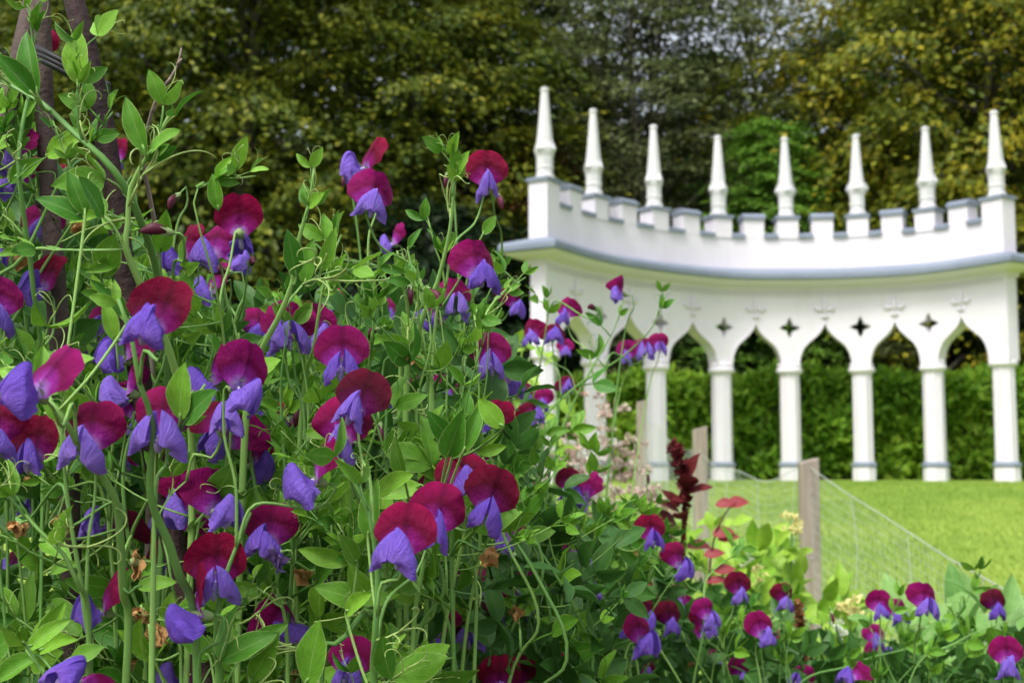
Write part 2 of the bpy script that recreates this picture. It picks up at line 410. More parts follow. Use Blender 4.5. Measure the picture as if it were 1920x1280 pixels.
# fleur ornament over each arch
for i in range(7):
    mb = MX()
    def blob(ds, z, rx, rz):
        P = []
        for a in range(7):
            th = pi * a / 6
            P.append([bend(i + 0.5 + ds / kk(i + 0.5) + rx * sin(th) * cos(2 * pi * b / 8) / kk(i + 0.5), HW + 0.01 + 0.05 * sin(th) * sin(2 * pi * b / 8), z + rz * cos(th)) for b in range(8)])
        mb.grid(P, [[(0.5, 0.5)] * 8] * 7, True)
    zz = zy(580); blob(0, zz + 0.06, 0.042, 0.15); blob(-0.11, zz - 0.01, 0.075, 0.028); blob(0.11, zz - 0.01, 0.075, 0.028); blob(-0.16, zz + 0.025, 0.03, 0.03); blob(0.16, zz + 0.025, 0.03, 0.03); blob(0, zz - 0.13, 0.075, 0.022)
    mb.obj('fleur_ornament', M['white'], smooth=True)
# columns
def ring_prof(mb, c, prof, sides, rot, tg, nn):
    P = []
    for r, z in prof:
        P.append([Vector((c.x, c.y, z)) + (Vector((tg.x, tg.y, 0)) * cos(rot + 2 * pi * k / sides) + Vector((nn.x, nn.y, 0)) * sin(rot + 2 * pi * k / sides)) * r for k in range(sides)])
    b = len(mb.v); mb.grid(P, [[(0.5, 0.5)] * sides] * len(P), True)
    mb.f.append(tuple(b + k for k in reversed(range(sides)))); mb.f.append(tuple(b + (len(P) - 1) * sides + k for k in range(sides)))
ZP = zy(873)
for i in range(8):
    c, tg, nn, k = frame_at(i)
    sh = MX(); ring_prof(sh, c, [(0.178, ZP + 0.02), (0.174, Z_CAP - 0.08)], 8, pi / 8, tg, nn); col = sh.obj('column', M['white'])
    cp = MX(); ring_prof(cp, c, [(0.18, Z_CAP - 0.10), (0.215, Z_CAP - 0.08), (0.228, Z_CAP - 0.04), (0.215, Z_CAP), (0.19, Z_CAP + 0.015), (0.205, Z_CAP + 0.04), (0.2, Z_CAP + 0.075), (0.17, Z_CAP + 0.09)], 16, pi / 16, tg, nn)
    cp.obj('capital_ring', M['white'], col, True)
    rb = MX(); ring_prof(rb, c, [(0.20, ZP - 0.02), (0.228, ZP), (0.226, ZP + 0.035), (0.18, ZP + 0.07)], 8, pi / 8, tg, nn); rb.obj('base_ring', M['grey'], col)
    pl = MX(); ring_prof(pl, c, [(0.208, ZB - 0.1), (0.206, ZP - 0.02)], 8, pi / 8, tg, nn); pl.obj('plinth', M['white'], col)
# cornice: cove, lead edge and sloping top, mitred round both ends
prof = [(0, Z_COVE - 0.0), (0.03, Z_COVE), (0.04, Z_COVE + 0.07), (0.12, Z_COVE + 0.10), (0.24, Z_LIP0 - 0.05), (0.32, Z_LIP0 + 0.0)]
def cornice(mb, pr, thick):
    st = [(SE0, -1)] + [(SE0 + (SE1 - SE0) * i / 56, 0) for i in range(57)] + [(SE1, 1)]
    rows = []
    for s_, e in st:
        k_ = kk(min(7, max(0, s_)))
        fr = [bend(s_ + e * p / k_, thick + p, z) for p, z in pr]; bk = [bend(s_ + e * p / k_, -thick - p, z) for p, z in reversed(pr)]
        rows.append(fr + bk)
    rows = rows[:1] + rows[2:-2] + rows[-1:]
    b = len(mb.v); m = len(pr) * 2; mb.grid(rows, [[(0.5, 0.5)] * m] * len(rows), True)
    for base in (b, b + (len(rows) - 1) * m):
        for j in range(len(pr) - 1): mb.f.append((base + j, base + j + 1, base + m - 2 - j, base + m - 1 - j))
mb = MX(); cornice(mb, prof, HW); co = mb.obj('cornice', M['white'])
mb = MX(); cornice(mb, [(0.0, Z_LIP0 + 0.004), (0.345, Z_LIP0 + 0.004), (0.36, Z_LIP0 + 0.03), (0.36, Z_LIP0 + 0.10), (0.33, Z_LIP1 + 0.0), (0.0, Z_LIP1 + 0.10)], HW); mb.obj('lead_edge', M['grey'], co)
for j in range(118):                                         # little dentils under the cove
    s_ = SE0 + 0.03 + j * (SE1 - SE0 - 0.06) / 118
    den = MX(); den.bbox(s_, s_ + 0.03, HW, HW + 0.035, Z_COVE - 0.07, Z_COVE - 0.004, 1); den.obj('dentil', M['white'], co)
# parapet
mb = MX(); mb.bbox(SE0 + 0.005, SE1 - 0.005, -0.14, 0.14, Z_LIP1 + 0.05, Z_GAP - 0.03, 56); par = mb.obj('parapet', M['white'])
for i in range(14):                                          # grey cappings in the gaps
    s0 = i / 2 + 0.135 / kk(i / 2) * 1.35; s1 = (i + 1) / 2 - 0.135 / kk(i / 2 + 0.5) * 1.35
    mb = MX(); mb.sweep([(-0.17, Z_GAP - 0.032), (0.19, Z_GAP - 0.032), (0.19, Z_GAP + 0.025), (0.0, Z_GAP + 0.085), (-0.17, Z_GAP + 0.03)], s0 - 0.004, s1 + 0.004, 3); mb.obj('gap_capping', M['grey'], par)
for i in range(7):
    h_ = 0.185 / kk(i + 0.5); mb = MX(); mb.bbox(i + 0.5 - h_, i + 0.5 + h_, -0.137, 0.143, Z_GAP - 0.03, Z_MER, 3); mr = mb.obj('merlon', M['white'])
    mb = MX(); h_ *= 1.12; mb.sweep([(-0.17, Z_MER + 0.002), (0.18, Z_MER + 0.002), (0.18, Z_MER + 0.05), (0.08, Z_MER + 0.11), (-0.08, Z_MER + 0.11), (-0.17, Z_MER + 0.05)], i + 0.5 - h_, i + 0.5 + h_, 3); mb.obj('merlon_cap', M['grey'], mr)
for i in range(8):
    c, tg, nn, k = frame_at(i)
    mb = MX(); hw = 0.185; s0, s1 = i - hw / k, i + hw / k
    if i == 0: s0 = SE0 + 0.001
    if i == 7: s1 = SE1 - 0.001
    mb.bbox(s0, s1, -0.16, 0.16, Z_GAP - 0.04 if 0 < i < 7 else Z_LIP1 + 0.06, Z_MER + 0.0, 3); pd = mb.obj('pedestal', M['white'])
    mb = MX(); mb.bbox(s0 - 0.025, s1 + 0.025, -0.19, 0.19, Z_MER + 0.002, Z_MER + 0.055, 3); mb.obj('pedestal_cap', M['grey'], pd)
    z0 = Z_MER + 0.057; H = Z_TIP - z0
    pr = [(0.185, 0), (0.185, 0.035), (0.155, 0.05), (0.15, 0.11), (0.165, 0.125), (0.152, 0.145), (0.156, 0.24), (0.185, 0.30), (0.19, 0.335), (0.165, 0.375), (0.152, 0.40), (0.115, 0.62), (0.075, 0.90), (0.068, 0.945), (0.082, 0.965), (0.082, 0.985), (0.05, 1.0)]
    mb = MX(); ring_prof(mb, c, [(r * 0.84, z0 + h * H) for r, h in pr], 8, pi / 8, tg, nn); pn = mb.obj('pinnacle', M['pin'])
    for a in range(4):                                       # leaf crockets round the swelling
        mb = MX(); d_ = Vector((tg.x, tg.y, 0)) * cos(a * pi / 2) + Vector((nn.x, nn.y, 0)) * sin(a * pi / 2); sd_ = Vector((-d_.y, d_.x, 0)); b3 = Vector((c.x, c.y, z0 + 0.30 * H))
        mb.add([b3 + d_ * 0.11 + Vector((0, 0, -0.09)), b3 + d_ * 0.16 + sd_ * 0.065 + Vector((0, 0, 0.02)), b3 + d_ * 0.12 + Vector((0, 0, 0.20)), b3 + d_ * 0.16 - sd_ * 0.065 + Vector((0, 0, 0.02)), b3 + d_ * 0.195 + Vector((0, 0, 0.03))],
               [(0, 1, 4), (1, 2, 4), (2, 3, 4), (3, 0, 4)]); mb.obj('crocket', M['pin'], pn)

# ------------------------------------------------------------------ wood behind: leaf cards on layered sprays
M['beech'] = m_crown('beech_leaf', [(0.0, (0.035, 0.075, 0.010)), (0.30, (0.11, 0.15, 0.012)), (0.52, (0.24, 0.25, 0.016)), (0.74, (0.40, 0.32, 0.02)), (1.0, (0.52, 0.24, 0.02))])
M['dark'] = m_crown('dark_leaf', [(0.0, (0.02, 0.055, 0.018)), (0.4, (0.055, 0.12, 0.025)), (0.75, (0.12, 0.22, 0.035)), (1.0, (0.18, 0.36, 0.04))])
M['grey_leaf'] = m_crown('dull_leaf', [(0.0, (0.08, 0.115, 0.045)), (0.4, (0.16, 0.20, 0.075)), (0.8, (0.28, 0.29, 0.12)), (1.0, (0.28, 0.19, 0.09))])
M['hedge'] = m_crown('laurel_leaf', [(0.0, (0.07, 0.19, 0.015)), (0.35, (0.15, 0.32, 0.025)), (0.65, (0.28, 0.46, 0.04)), (1.0, (0.42, 0.5, 0.06))])
M['lime'] = m_crown('lime_leaf', [(0.0, (0.12, 0.20, 0.012)), (0.5, (0.25, 0.34, 0.02)), (1.0, (0.42, 0.45, 0.04))])
M['rust'] = m_crown('rust_leaf', [(0.0, (0.06, 0.06, 0.02)), (0.5, (0.16, 0.08, 0.03)), (1.0, (0.30, 0.12, 0.04))])
M['shade_shrub'] = m_crown('shade_dark_leaf', [(0.0, (0.008, 0.020, 0.008)), (0.5, (0.018, 0.042, 0.012)), (1.0, (0.05, 0.085, 0.02))])  # near-black leaves: the shade under the beech crowns put into the colour
M['bark'] = simple('bark', (0.05, 0.045, 0.035), (0.12, 0.11, 0.085), 6, 0.9, 0.1, 0.6, 25)

def leafcard(mb, p, d, nrm, l, wd):
    """One leaf: two triangles folded on the midrib."""
    d = d.normalized(); s_ = d.cross(nrm); s_ = s_.normalized() if s_.length > 1e-6 else d.orthogonal().normalized(); k = s_.cross(d)
    mb.add([p, p + d * l * 0.5 + s_ * wd + k * wd * 0.3, p + d * l, p + d * l * 0.5 - s_ * wd + k * wd * 0.3], [(0, 1, 2), (0, 2, 3)], [(0.25, 0), (0.4, .5), (0.25, 1), (0.1, .5)])
def rvec(r): return Vector((r.gauss(0, 1), r.gauss(0, 1), r.gauss(0, 1))).normalized()

def crown_mesh(name, seed, H, R, z0, nspray, nleaf, leaf, droop, mat_):
    """Crown of flat drooping sprays round a stem; returns the leaf mesh and the limbs' ends."""
    r = random.Random(seed); mb = MB(); ends = []
    for i in range(nspray):
        h = (i + r.random()) / nspray; z = z0 + (H - z0) * h
        prof = R * (0.35 + 0.65 * sin(pi * min(1, 0.25 + 0.72 * h)) ** 0.8) * (1.05 - 0.55 * max(0, h - 0.6) / 0.4)
        a = i * 2.39996 + r.uniform(-0.4, 0.4); rad = prof * r.uniform(0.55, 1.0); dr = Vector((cos(a), sin(a), 0))
        c = dr * rad + Vector((0, 0, z)); ends.append(c.copy()); sz = R * r.uniform(0.22, 0.40)
        for k in range(nleaf):
            u = r.gauss(0, 0.55); v = r.gauss(0, 0.5); side = Vector((-dr.y, dr.x, 0))
            p = c + dr * u * sz + side * v * sz; dist = sqrt(u * u + v * v)
            p.z += -droop * sz * dist * dist * 0.5 + r.gauss(0, 0.055) * sz + 0.3 * sz * noise.noise(p * 0.9)
            d = (dr * (u + 0.5) + side * v + rvec(r) * 0.6 + Vector((0, 0, -0.5 * droop))).normalized()
            leafcard(mb, p, d, Vector((0, 0, 1)) + rvec(r) * 0.55 + dr * 0.35, leaf * r.uniform(0.7, 1.3), leaf * 0.32 * r.uniform(0.7, 1.2))
    return mb.mesh(name, mat_), ends
def trunk_mesh(name, seed, H, rad, ends, bend_=0.5, twig=0.35):
    r = random.Random(seed); mb = MB(); pts = []
    for i in range(9):
        t_ = i / 8; pts.append(Vector((bend_ * sin(3 * t_ + seed), bend_ * sin(2.3 * t_ + seed * 1.7) - bend_ * sin(seed * 1.7), H * t_ * 0.93)))
    o0 = pts[0].copy(); pts = [p - Vector((o0.x, o0.y, 0)) for p in pts]; pts[0].z = -0.4
    mb.tube(pts, [rad * (1.15 - 0.95 * i / 8) for i in range(9)], 8)
    for e in ends:
        if r.random() > twig: continue
        zt = max(0.15, (e.z - 0.12 * H) / (H * 0.93)); zt = min(zt, 0.97); k = zt * 8; i = int(k); q = pts[i].lerp(pts[min(8, i + 1)], k - i)
        md = q.lerp(e, 0.5) + Vector((0, 0, 0.05 * (e - q).length)); rr = rad * (1.1 - zt) * 0.4 + 0.012
        mb.tube([q, md, e], [rr, rr * 0.6, rr * 0.25], 5)
    return mb.mesh(name, M['bark'])
KINDS = {}
for nm, sd_, H, R, z0, ns, nl, lf, dp, mt, rad, bd in (
        ('beech_a', 11, 15.0, 4.6, 1.2, 125, 430, 0.175, 1.3, 'beech', 0.28, 0.3), ('beech_b', 12, 13.5, 4.3, 0.8, 120, 430, 0.17, 1.3, 'beech', 0.24, 0.4),
        ('dark_a', 13, 17.0, 4.0, 3.0, 110, 330, 0.23, 0.6, 'dark', 0.26, 0.5), ('dark_b', 14, 15.0, 3.6, 1.5, 105, 330, 0.23, 0.6, 'dark', 0.22, 0.5),
        ('thin_a', 15, 14.0, 2.6, 4.5, 100, 150, 0.155, 0.2, 'grey_leaf', 0.14, 0.7), ('thin_b', 16, 13.0, 2.4, 3.0, 100, 160, 0.155, 0.2, 'grey_leaf', 0.12, 0.6),
        ('scrub_a', 17, 3.6, 1.9, 0.1, 60, 150, 0.18, 0.3, 'grey_leaf', 0.06, 0.2), ('scrub_b', 18, 4.2, 2.0, 0.1, 60, 150, 0.22, 0.3, 'dark', 0.07, 0.2), ('shade_shrub', 20, 4.3, 2.2, 0.1, 60, 190, 0.17, 0.3, 'shade_shrub', 0.08, 0.2), ('rust', 19, 7, 1.6, 3.5, 40, 90, 0.14, 0.2, 'rust', 0.09, 0.3)):
    cm, ends = crown_mesh('crown', sd_, H, R, z0, ns, nl, lf, dp, M[mt])
    KINDS[nm] = (cm, trunk_mesh('trunk', sd_, H, rad, ends, bd))
def tree(kind, px, y, rot, sc, tone, name, label, cat='tree', group='trees of the wood behind the arcade'):
    x = (px - 960) / FPX * y; e = empty(name, (x, y, zlawn(y))); e.rotation_euler = (0, 0, rot); e.scale = (sc, sc, sc)
    tag(e, label, cat, group)
    for nm, me in zip(('crown', 'trunk'), KINDS[kind]):
        q = inst(nm, me, e); q['tone'] = tone
for a in (
        ('beech_a', 430, 27.5, 0.3, 1.0, -0.05, 'beech_tree', 'broad olive-yellow beech tree filling the space beside the hazel poles'),
        ('beech_b', 760, 29.5, 2.0, 0.98, -0.02, 'beech_tree', 'yellow tinged beech tree behind the twin sweet pea blooms'),
        ('beech_a', 120, 30.0, 4.0, 1.0, -0.06, 'beech_tree', 'dark olive beech tree showing between the hazel poles'),
        ('beech_b', 1840, 29.0, 1.1, 1.12, 0.10, 'beech_tree', 'orange tipped beech tree overhanging the last pinnacles of the arcade'),
        ('beech_a', 2100, 30.5, 5.1, 1.0, -0.04, 'beech_tree', 'tall green and gold beech tree past the end of the arcade'),
        ('dark_b', 960, 33.0, 0.4, 0.78, 0.14, 'woodland_tree', 'dark green tree beside the tallest end pinnacle'),
        ('thin_a', 1285, 30.0, 0.2, 1.0, 0.05, 'slender_tree', 'slender pale-trunked tree rising behind the third and fourth pinnacles'),
        ('thin_b', 1180, 31.5, 1.2, 1.0, 0.0, 'slender_tree', 'slender dull-leaved tree with bent trunk behind the second pinnacle'),
        ('thin_b', 1420, 32.5, 3.2, 1.05, 0.1, 'slender_tree', 'slender dull-leaved tree above the middle pinnacles'),
        ('thin_a', 1080, 33.0, 4.2, 1.0, -0.03, 'slender_tree', 'slender tree with sparse crown above the first arcade bay'),
        ('dark_a', 1560, 35.0, 2.2, 0.56, 0.08, 'woodland_tree', 'dark green tree behind the middle of the arcade'),
        ('dark_b', 1330, 39.0, 5.2, 0.58, 0.0, 'woodland_tree', 'dark tree standing deep behind the slender pale-trunked trees'),
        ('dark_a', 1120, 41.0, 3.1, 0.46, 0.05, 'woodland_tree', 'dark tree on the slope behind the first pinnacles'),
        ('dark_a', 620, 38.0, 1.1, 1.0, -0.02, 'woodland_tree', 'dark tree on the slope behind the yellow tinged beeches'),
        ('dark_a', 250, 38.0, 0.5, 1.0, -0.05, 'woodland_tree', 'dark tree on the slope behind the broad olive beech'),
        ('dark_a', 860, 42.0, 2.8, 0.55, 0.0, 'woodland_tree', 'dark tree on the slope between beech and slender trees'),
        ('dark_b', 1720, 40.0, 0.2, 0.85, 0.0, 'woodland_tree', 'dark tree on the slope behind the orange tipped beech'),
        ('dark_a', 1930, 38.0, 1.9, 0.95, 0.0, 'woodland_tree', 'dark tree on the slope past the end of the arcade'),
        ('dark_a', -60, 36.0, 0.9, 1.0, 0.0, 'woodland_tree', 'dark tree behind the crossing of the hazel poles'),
        ('dark_b', 1452, 28.0, 2.5, 0.5, 0.62, 'young_tree', 'fresh green young tree behind the fifth pinnacle'),
        ('rust', 1005, 29.5, 0.9, 1.0, 0.1, 'young_tree', 'young tree with rusty orange leaves behind the end pinnacle')):
    tree(*a)
rs = random.Random(5)
for i, (px, y, k) in enumerate([(x, 24.6 + rs.uniform(0, 1.6), 'shade_shrub') for x in range(60, 1060, 125)] + [(x, 27.5 + rs.uniform(0, 3.5), 'scrub_a' if j % 3 else 'scrub_b') for j, x in enumerate(range(1090, 2050, 105))]
                           + [(x, 34 + rs.uniform(0, 4), 'scrub_b') for x in range(40, 2000, 150)]):  # first row: shrubs added to darken the space under the beeches
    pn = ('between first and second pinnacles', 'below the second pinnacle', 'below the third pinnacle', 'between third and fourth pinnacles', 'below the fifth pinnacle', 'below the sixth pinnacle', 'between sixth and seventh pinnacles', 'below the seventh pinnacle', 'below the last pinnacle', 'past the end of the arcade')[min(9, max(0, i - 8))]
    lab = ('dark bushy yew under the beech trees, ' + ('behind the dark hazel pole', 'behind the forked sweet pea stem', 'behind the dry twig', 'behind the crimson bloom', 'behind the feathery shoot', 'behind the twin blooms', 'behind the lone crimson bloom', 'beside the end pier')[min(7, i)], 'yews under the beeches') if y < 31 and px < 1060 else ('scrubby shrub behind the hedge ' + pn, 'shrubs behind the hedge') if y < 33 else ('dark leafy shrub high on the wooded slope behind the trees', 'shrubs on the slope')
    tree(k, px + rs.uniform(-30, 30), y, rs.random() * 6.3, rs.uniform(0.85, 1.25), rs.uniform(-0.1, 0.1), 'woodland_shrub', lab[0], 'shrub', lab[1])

# clipped hedges
def hedge(name, p0, p1, h, depth, n, leaf, mat_, label, tone=0.0, zb=None):
    r = random.Random(len(name) + int(h * 100)); mb = MB(); p0 = Vector(p0); p1 = Vector(p1); L = (p1 - p0).length; t = (p1 - p0).normalized(); nn = Vector((t.y, -t.x)); core = MB()
    c0 = (p0 + p1) / 2; zz = zlawn(c0.y)
    for i in range(n):
        s_ = r.random() * L; k = r.random()
        if k < 0.62: off = depth / 2 + r.gauss(0, 0.10); z = h * r.random() ** 0.9
        else: off = r.uniform(-0.5, 0.5) * depth; z = h + r.gauss(0, 0.07)
        wv = 0.45 * noise.noise(Vector((s_ * 0.9, z * 1.2, 3))) + 0.12 * noise.noise(Vector((s_ * 2.9, z * 2.6, 8)))
        off += wv; z *= 1 + 0.16 * noise.noise(Vector((s_ * 0.8, 1, 1))) + 0.09 * noise.noise(Vector((s_ * 2.2, 4, 1)))
        q = p0 + t * s_ + nn * off - c0
        leafcard(mb, Vector((q.x, q.y, max(0.02, z))), Vector((nn.x, nn.y, 0)) * 0.4 + rvec(r) * 0.8 + Vector((0, 0, 0.25)), Vector((nn.x, nn.y, 0)) * 0.5 + Vector((0, 0, 0.7)) + rvec(r) * 0.5, leaf * r.uniform(0.7, 1.3), leaf * 0.24)
    e = empty(name, (c0.x, c0.y, zz)); tag(e, label, 'hedge')
    q = mb.obj('foliage', mat_, e); q['tone'] = tone; q['kind'] = 'stuff'
    a = p0 - c0; b = p1 - c0; d2 = depth * 0.36
    core.add([(a.x - nn.x * d2, a.y - nn.y * d2, 0), (a.x + nn.x * d2, a.y + nn.y * d2, 0), (b.x + nn.x * d2, b.y + nn.y * d2, 0), (b.x - nn.x * d2, b.y - nn.y * d2, 0)]
             + [(a.x - nn.x * d2, a.y - nn.y * d2, h * .86), (a.x + nn.x * d2, a.y + nn.y * d2, h * .86), (b.x + nn.x * d2, b.y + nn.y * d2, h * .86), (b.x - nn.x * d2, b.y - nn.y * d2, h * .86)],
             [(0, 1, 5, 4), (1, 2, 6, 5), (2, 3, 7, 6), (3, 0, 4, 7), (4, 5, 6, 7)])
    core.obj('twiggy_core', M['bark'], e, False)
hedge('laurel_hedge', (0.8, 23.6), (12.5, 23.2), 1.75, 1.3, 26000, 0.21, M['hedge'], 'bright green laurel hedge behind the arcade columns', 0.14)
hedge('lime_hedge', (-7.5, 16.5), (0.0, 15.6), 1.75, 1.0, 9000, 0.10, M['lime'], 'low yellow-green hedge showing between sweet pea stems', 0.1)

# ------------------------------------------------------------------ hazel poles of the sweet pea wigwam
M['hazel'] = simple('hazel_bark', (0.010, 0.006, 0.006), (0.048, 0.026, 0.022), 22, 0.75, 0.25, 0.5, 90)
M['hazel_pale'] = simple('weathered_hazel_bark', (0.035, 0.024, 0.021), (0.13, 0.095, 0.082), 18, 0.8, 0.2, 0.5, 90)
M['tie'] = simple('black_tie', (0.008, 0.008, 0.010), (0.02, 0.02, 0.022), 60, 0.4)
def pole(top, bot, rad, m_, label, seed):
    r = random.Random(seed); a = at(*top); b = at(*bot); d = b - a; b = a + d * ((a.z + 0.15) / (a.z - b.z)); base = Vector((b.x, b.y, 0)); mb = MB(); pts = []
    n = 26
    for i in range(n + 1):
        t = i / n; pts.append(a.lerp(b, t) + Vector((noise.noise(Vector((t * 7, seed, 0))), noise.noise(Vector((t * 7, seed, 5))), 0)) * 0.012 - base)
    e = empty('hazel_pole', base); tag(e, label, 'pole', 'hazel poles of the climbing frame')
    mb.tube(pts, [rad * (0.92 + 0.25 * i / n) * (1 + 0.09 * r.uniform(-1, 1)) for i in range(n + 1)], 10); mb.obj('pole', m_, e)
    for i in (3, 6, 8):                                    # knots where side shoots were cut off
        q = pts[i]; dd = rvec(r); dd.z = 0.3; dd.normalize(); mb = MB(); mb.tube([q, q + dd * rad * 1.15, q + dd * rad * 1.5], [rad * 0.55, rad * 0.42, rad * 0.22], 7); mb.obj('knot', m_, e)
pole((118, -80, 1.06), (215, 420, 1.02), 0.0092, M['hazel'], 'dark brown hazel pole of the wigwam with a black tie', 1)
pole((70, -80, 1.12), (105, 560, 1.10), 0.0092, M['hazel_pale'], 'paler grey-brown hazel pole beside the tied dark one', 2)
pole((70, -40, 1.15), (-60, 420, 1.02), 0.0092, M['hazel_pale'], 'hazel pole slanting away under the sweet pea tips', 3)
mb = MB(); c0 = at(60, 105, 1.045); c1 = at(178, 172, 1.035)
for k in range(3):
    dz = Vector((0, 0, 0.004 * k)); mb.tube(catmull([c0 + dz, c0.lerp(c1, 0.3) + dz + Vector((0, -0.012, 0)), c0.lerp(c1, 0.7) + dz + Vector((0, -0.016, 0)), c1 + dz, c1 + dz + Vector((0.004, 0.02, 0.004))], 0.006), 0.0028, 6)
o = mb.obj('tie', M['tie']); tag(o, 'black plastic tie wound round the hazel poles', 'tie')
# dry forked twig
M['twig'] = simple('dry_twig', (0.20, 0.15, 0.12), (0.36, 0.29, 0.25), 30, 0.8)
mb = MB(); P = [at(*q) for q in ((340, 90, 1.0), (333, 122, 1.0), (312, 158, 1.0), (292, 190, 1.01), (278, 235, 1.02), (268, 300, 1.04), (300, 520, 1.1), (280, 900, 1.15))]
P.append(Vector((P[-1].x, P[-1].y + 0.05, -0.02))); b0 = Vector((P[-1].x, P[-1].y, 0)); pp = catmull([p - b0 for p in P], 0.02); mb.tube(pp, [0.0008 + 0.0022 * min(1, i / 25) for i in range(len(pp))], 6)
for i in (2, 4, 7): mb.tube([pp[i], pp[i] + Vector((0.004, -0.003, 0.004))], [0.0016, 0.0008], 5)
e = empty('dry_twig', b0); tag(e, 'thin dry pea stick twig poking up beside the tendrils', 'twig'); mb.obj('twig', M['twig'], e)

# ------------------------------------------------------------------ sweet pea pieces
def std_mesh(k, reflex, lean, wave, cup, roll=0.0):
    r = random.Random(k + 40); r0 = r.random(); ph = [r.random() * 6.3 for _ in range(4)]; P = []; U = []; K, A = 9, 30
    for i in range(K + 1):
        q = i / K; row = []; ur = []
        for j in range(A):
            th = 2 * pi * j / A; R_ = q * (1 - 0.11 * exp(-(min(th, 2 * pi - th) / 0.16) ** 2)) * (1 + 0.045 * wave * sin(3 * th + ph[2]) + 0.015 * wave * sin(11 * th + ph[3]))
            x = 0.52 * R_ * sin(th); z = 0.36 + 0.46 * R_ * cos(th)
            if z < 0.2: x *= 0.55 + 0.45 * max(0, (z + 0.1) / 0.3)
            y = reflex * x * x * 1.6 + lean * max(0, z - 0.1) ** 2 - 0.03 * exp(-(x / 0.05) ** 2) - cup * q ** 3 * 0.16
            y += wave * 0.07 * q ** 3 * sin(3 * th + ph[0]) + wave * 0.035 * q ** 3 * sin(8 * th + ph[1]) + 0.10 * (r0 - 0.5) * x + 0.03 * noise.noise(Vector((x * 4, z * 4, k)))
            if roll: y += roll * max(0, z - 0.45) ** 1.4 * 1.6; z -= abs(roll) * max(0, z - 0.5) * 0.5
            row.append((x, y, z)); ur.append((x + 0.5, z))
        P.append(row); U.append(ur)
    mb = MB(); mb.grid(P, U, True); return mb.mesh('standard_petal', M['standard'])
def wing_mesh(k, side, spread, drop, curl):
    r = random.Random(k + 80); ph = r.random() * 6.3; P = []; U = []; ns, ntt = 15, 12
    for i in range(ns + 1):
        s_ = i / ns; row = []; ur = []
        kr = min(1, s_ / 0.4); ridge = 0.32 * kr * kr * (3 - 2 * kr) - (0.52 * ((s_ - 0.4) / 0.6) ** 1.6 if s_ > 0.4 else 0)
        edge = (-0.06 - 0.30 * sin(pi * min(1, 0.15 + 0.55 * s_))) * drop; yr = -0.04 - 0.50 * sin(pi / 2 * min(1, s_ * 1.1)); wd = 0.45 + 0.55 * s_ / 0.55 if s_ < 0.55 else 1 - 0.62 * ((s_ - 0.55) / 0.45) ** 1.4
        for j in range(ntt + 1):
            t = j / ntt; q = sin(pi / 2 * t)
            x = side * (0.010 + spread * q ** 0.85 * wd); z = ridge + (edge - ridge) * (t ** 1.15); y = yr * (1 - 0.42 * t * t) + 0.05 * curl * t * t
            rip = noise.noise(Vector((s_ * 4, t * 3.2, k + side * 3 + ph))); rip2 = noise.noise(Vector((s_ * 9, t * 5, ph)))
            x += side * (0.016 * sin(9 * s_ + 4 * t + ph) * t + 0.06 * rip * q + 0.018 * rip2 * q); y += 0.022 * sin(8 * t + 6 * s_ + ph) * t + 0.06 * rip * q + 0.025 * rip2 * q; z += 0.018 * sin(7 * s_ + 5 * t + ph) - 0.045 * t * t * sin(pi * s_ * 2 + ph) + 0.03 * rip * t
            row.append((x, y, z)); ur.append((0.25 + 0.75 * (1 - 0.8 * t * abs(s_ - 0.45)) * (1 - 0.75 * max(0, s_ - 0.6)), t))
        P.append(row); U.append(ur)
    mb = MB(); mb.grid(P, U); return mb.mesh('wing_petal', M['wing'])
STD = [std_mesh(0, 0.25, 0.35, 0.5, 0.0), std_mesh(1, 0.6, 0.45, 0.8, 0.0), std_mesh(2, -0.25, 0.25, 0.7, 0.3), std_mesh(3, 1.1, 0.3, 1.0, 0.0), std_mesh(4, 0.35, 0.6, 1.2, -0.3), std_mesh(5, 1.6, 0.2, 1.0, 0.0, 0.5), std_mesh(6, -1.0, 0.1, 0.6, 0.6)]
WNG = {s: [wing_mesh(0, s, 0.27, 1.1, 0), wing_mesh(1, s, 0.40, 1.1, 1), wing_mesh(2, s, 0.33, 1.2, 0.5), wing_mesh(3, s, 0.22, 1.1, 0), wing_mesh(4, s, 0.48, 1.0, 1.5)] for s in (-1, 1)}
mb = MB(); rows = []
for i in range(9):
    t = i / 8; rr = 0.085 * sin(pi * (0.08 + 0.88 * t)) ** 0.7
    rows.append([(rr * 0.7 * cos(a), -0.02 - 0.38 * t, -0.02 - 0.17 * sin(pi * t * 0.8) + rr * 1.5 * sin(a)) for a in [2 * pi * j / 8 for j in range(8)]])
mb.grid(rows, [[(0.5, 0.5)] * 8] * 9, True); KEEL = mb.mesh('keel', M['keel'])
def calyx_mesh(spread=1.0):
    mb = MB(); rows = [[(r_ * cos(a), y, -0.03 + r_ * sin(a) + (y - 0.05) * -0.3) for a in [2 * pi * j / 10 for j in range(10)]] for y, r_ in ((0.21, 0.022), (0.19, 0.06), (0.12, 0.095), (0.04, 0.105))]
    mb.grid(rows, [[(0.5, 0.5)] * 10] * 4, True)
    for j in range(5):
        a = 2 * pi * j / 5 + 0.3; e0, e1 = a - 0.45, a + 0.45; q = lambda an, rr, y: (rr * cos(an), y, -0.03 + rr * sin(an) - (y - 0.05) * 0.3)
        mb.add([q(e0, 0.105, 0.045), q(e1, 0.105, 0.045), q(a, 0.13 * spread, -0.06), q(a, 0.17 * spread, -0.14)], [(0, 1, 2), (0, 2, 3), (1, 3, 2)])
    return mb.mesh('calyx', M['calyx'])
CALYX = calyx_mesh()
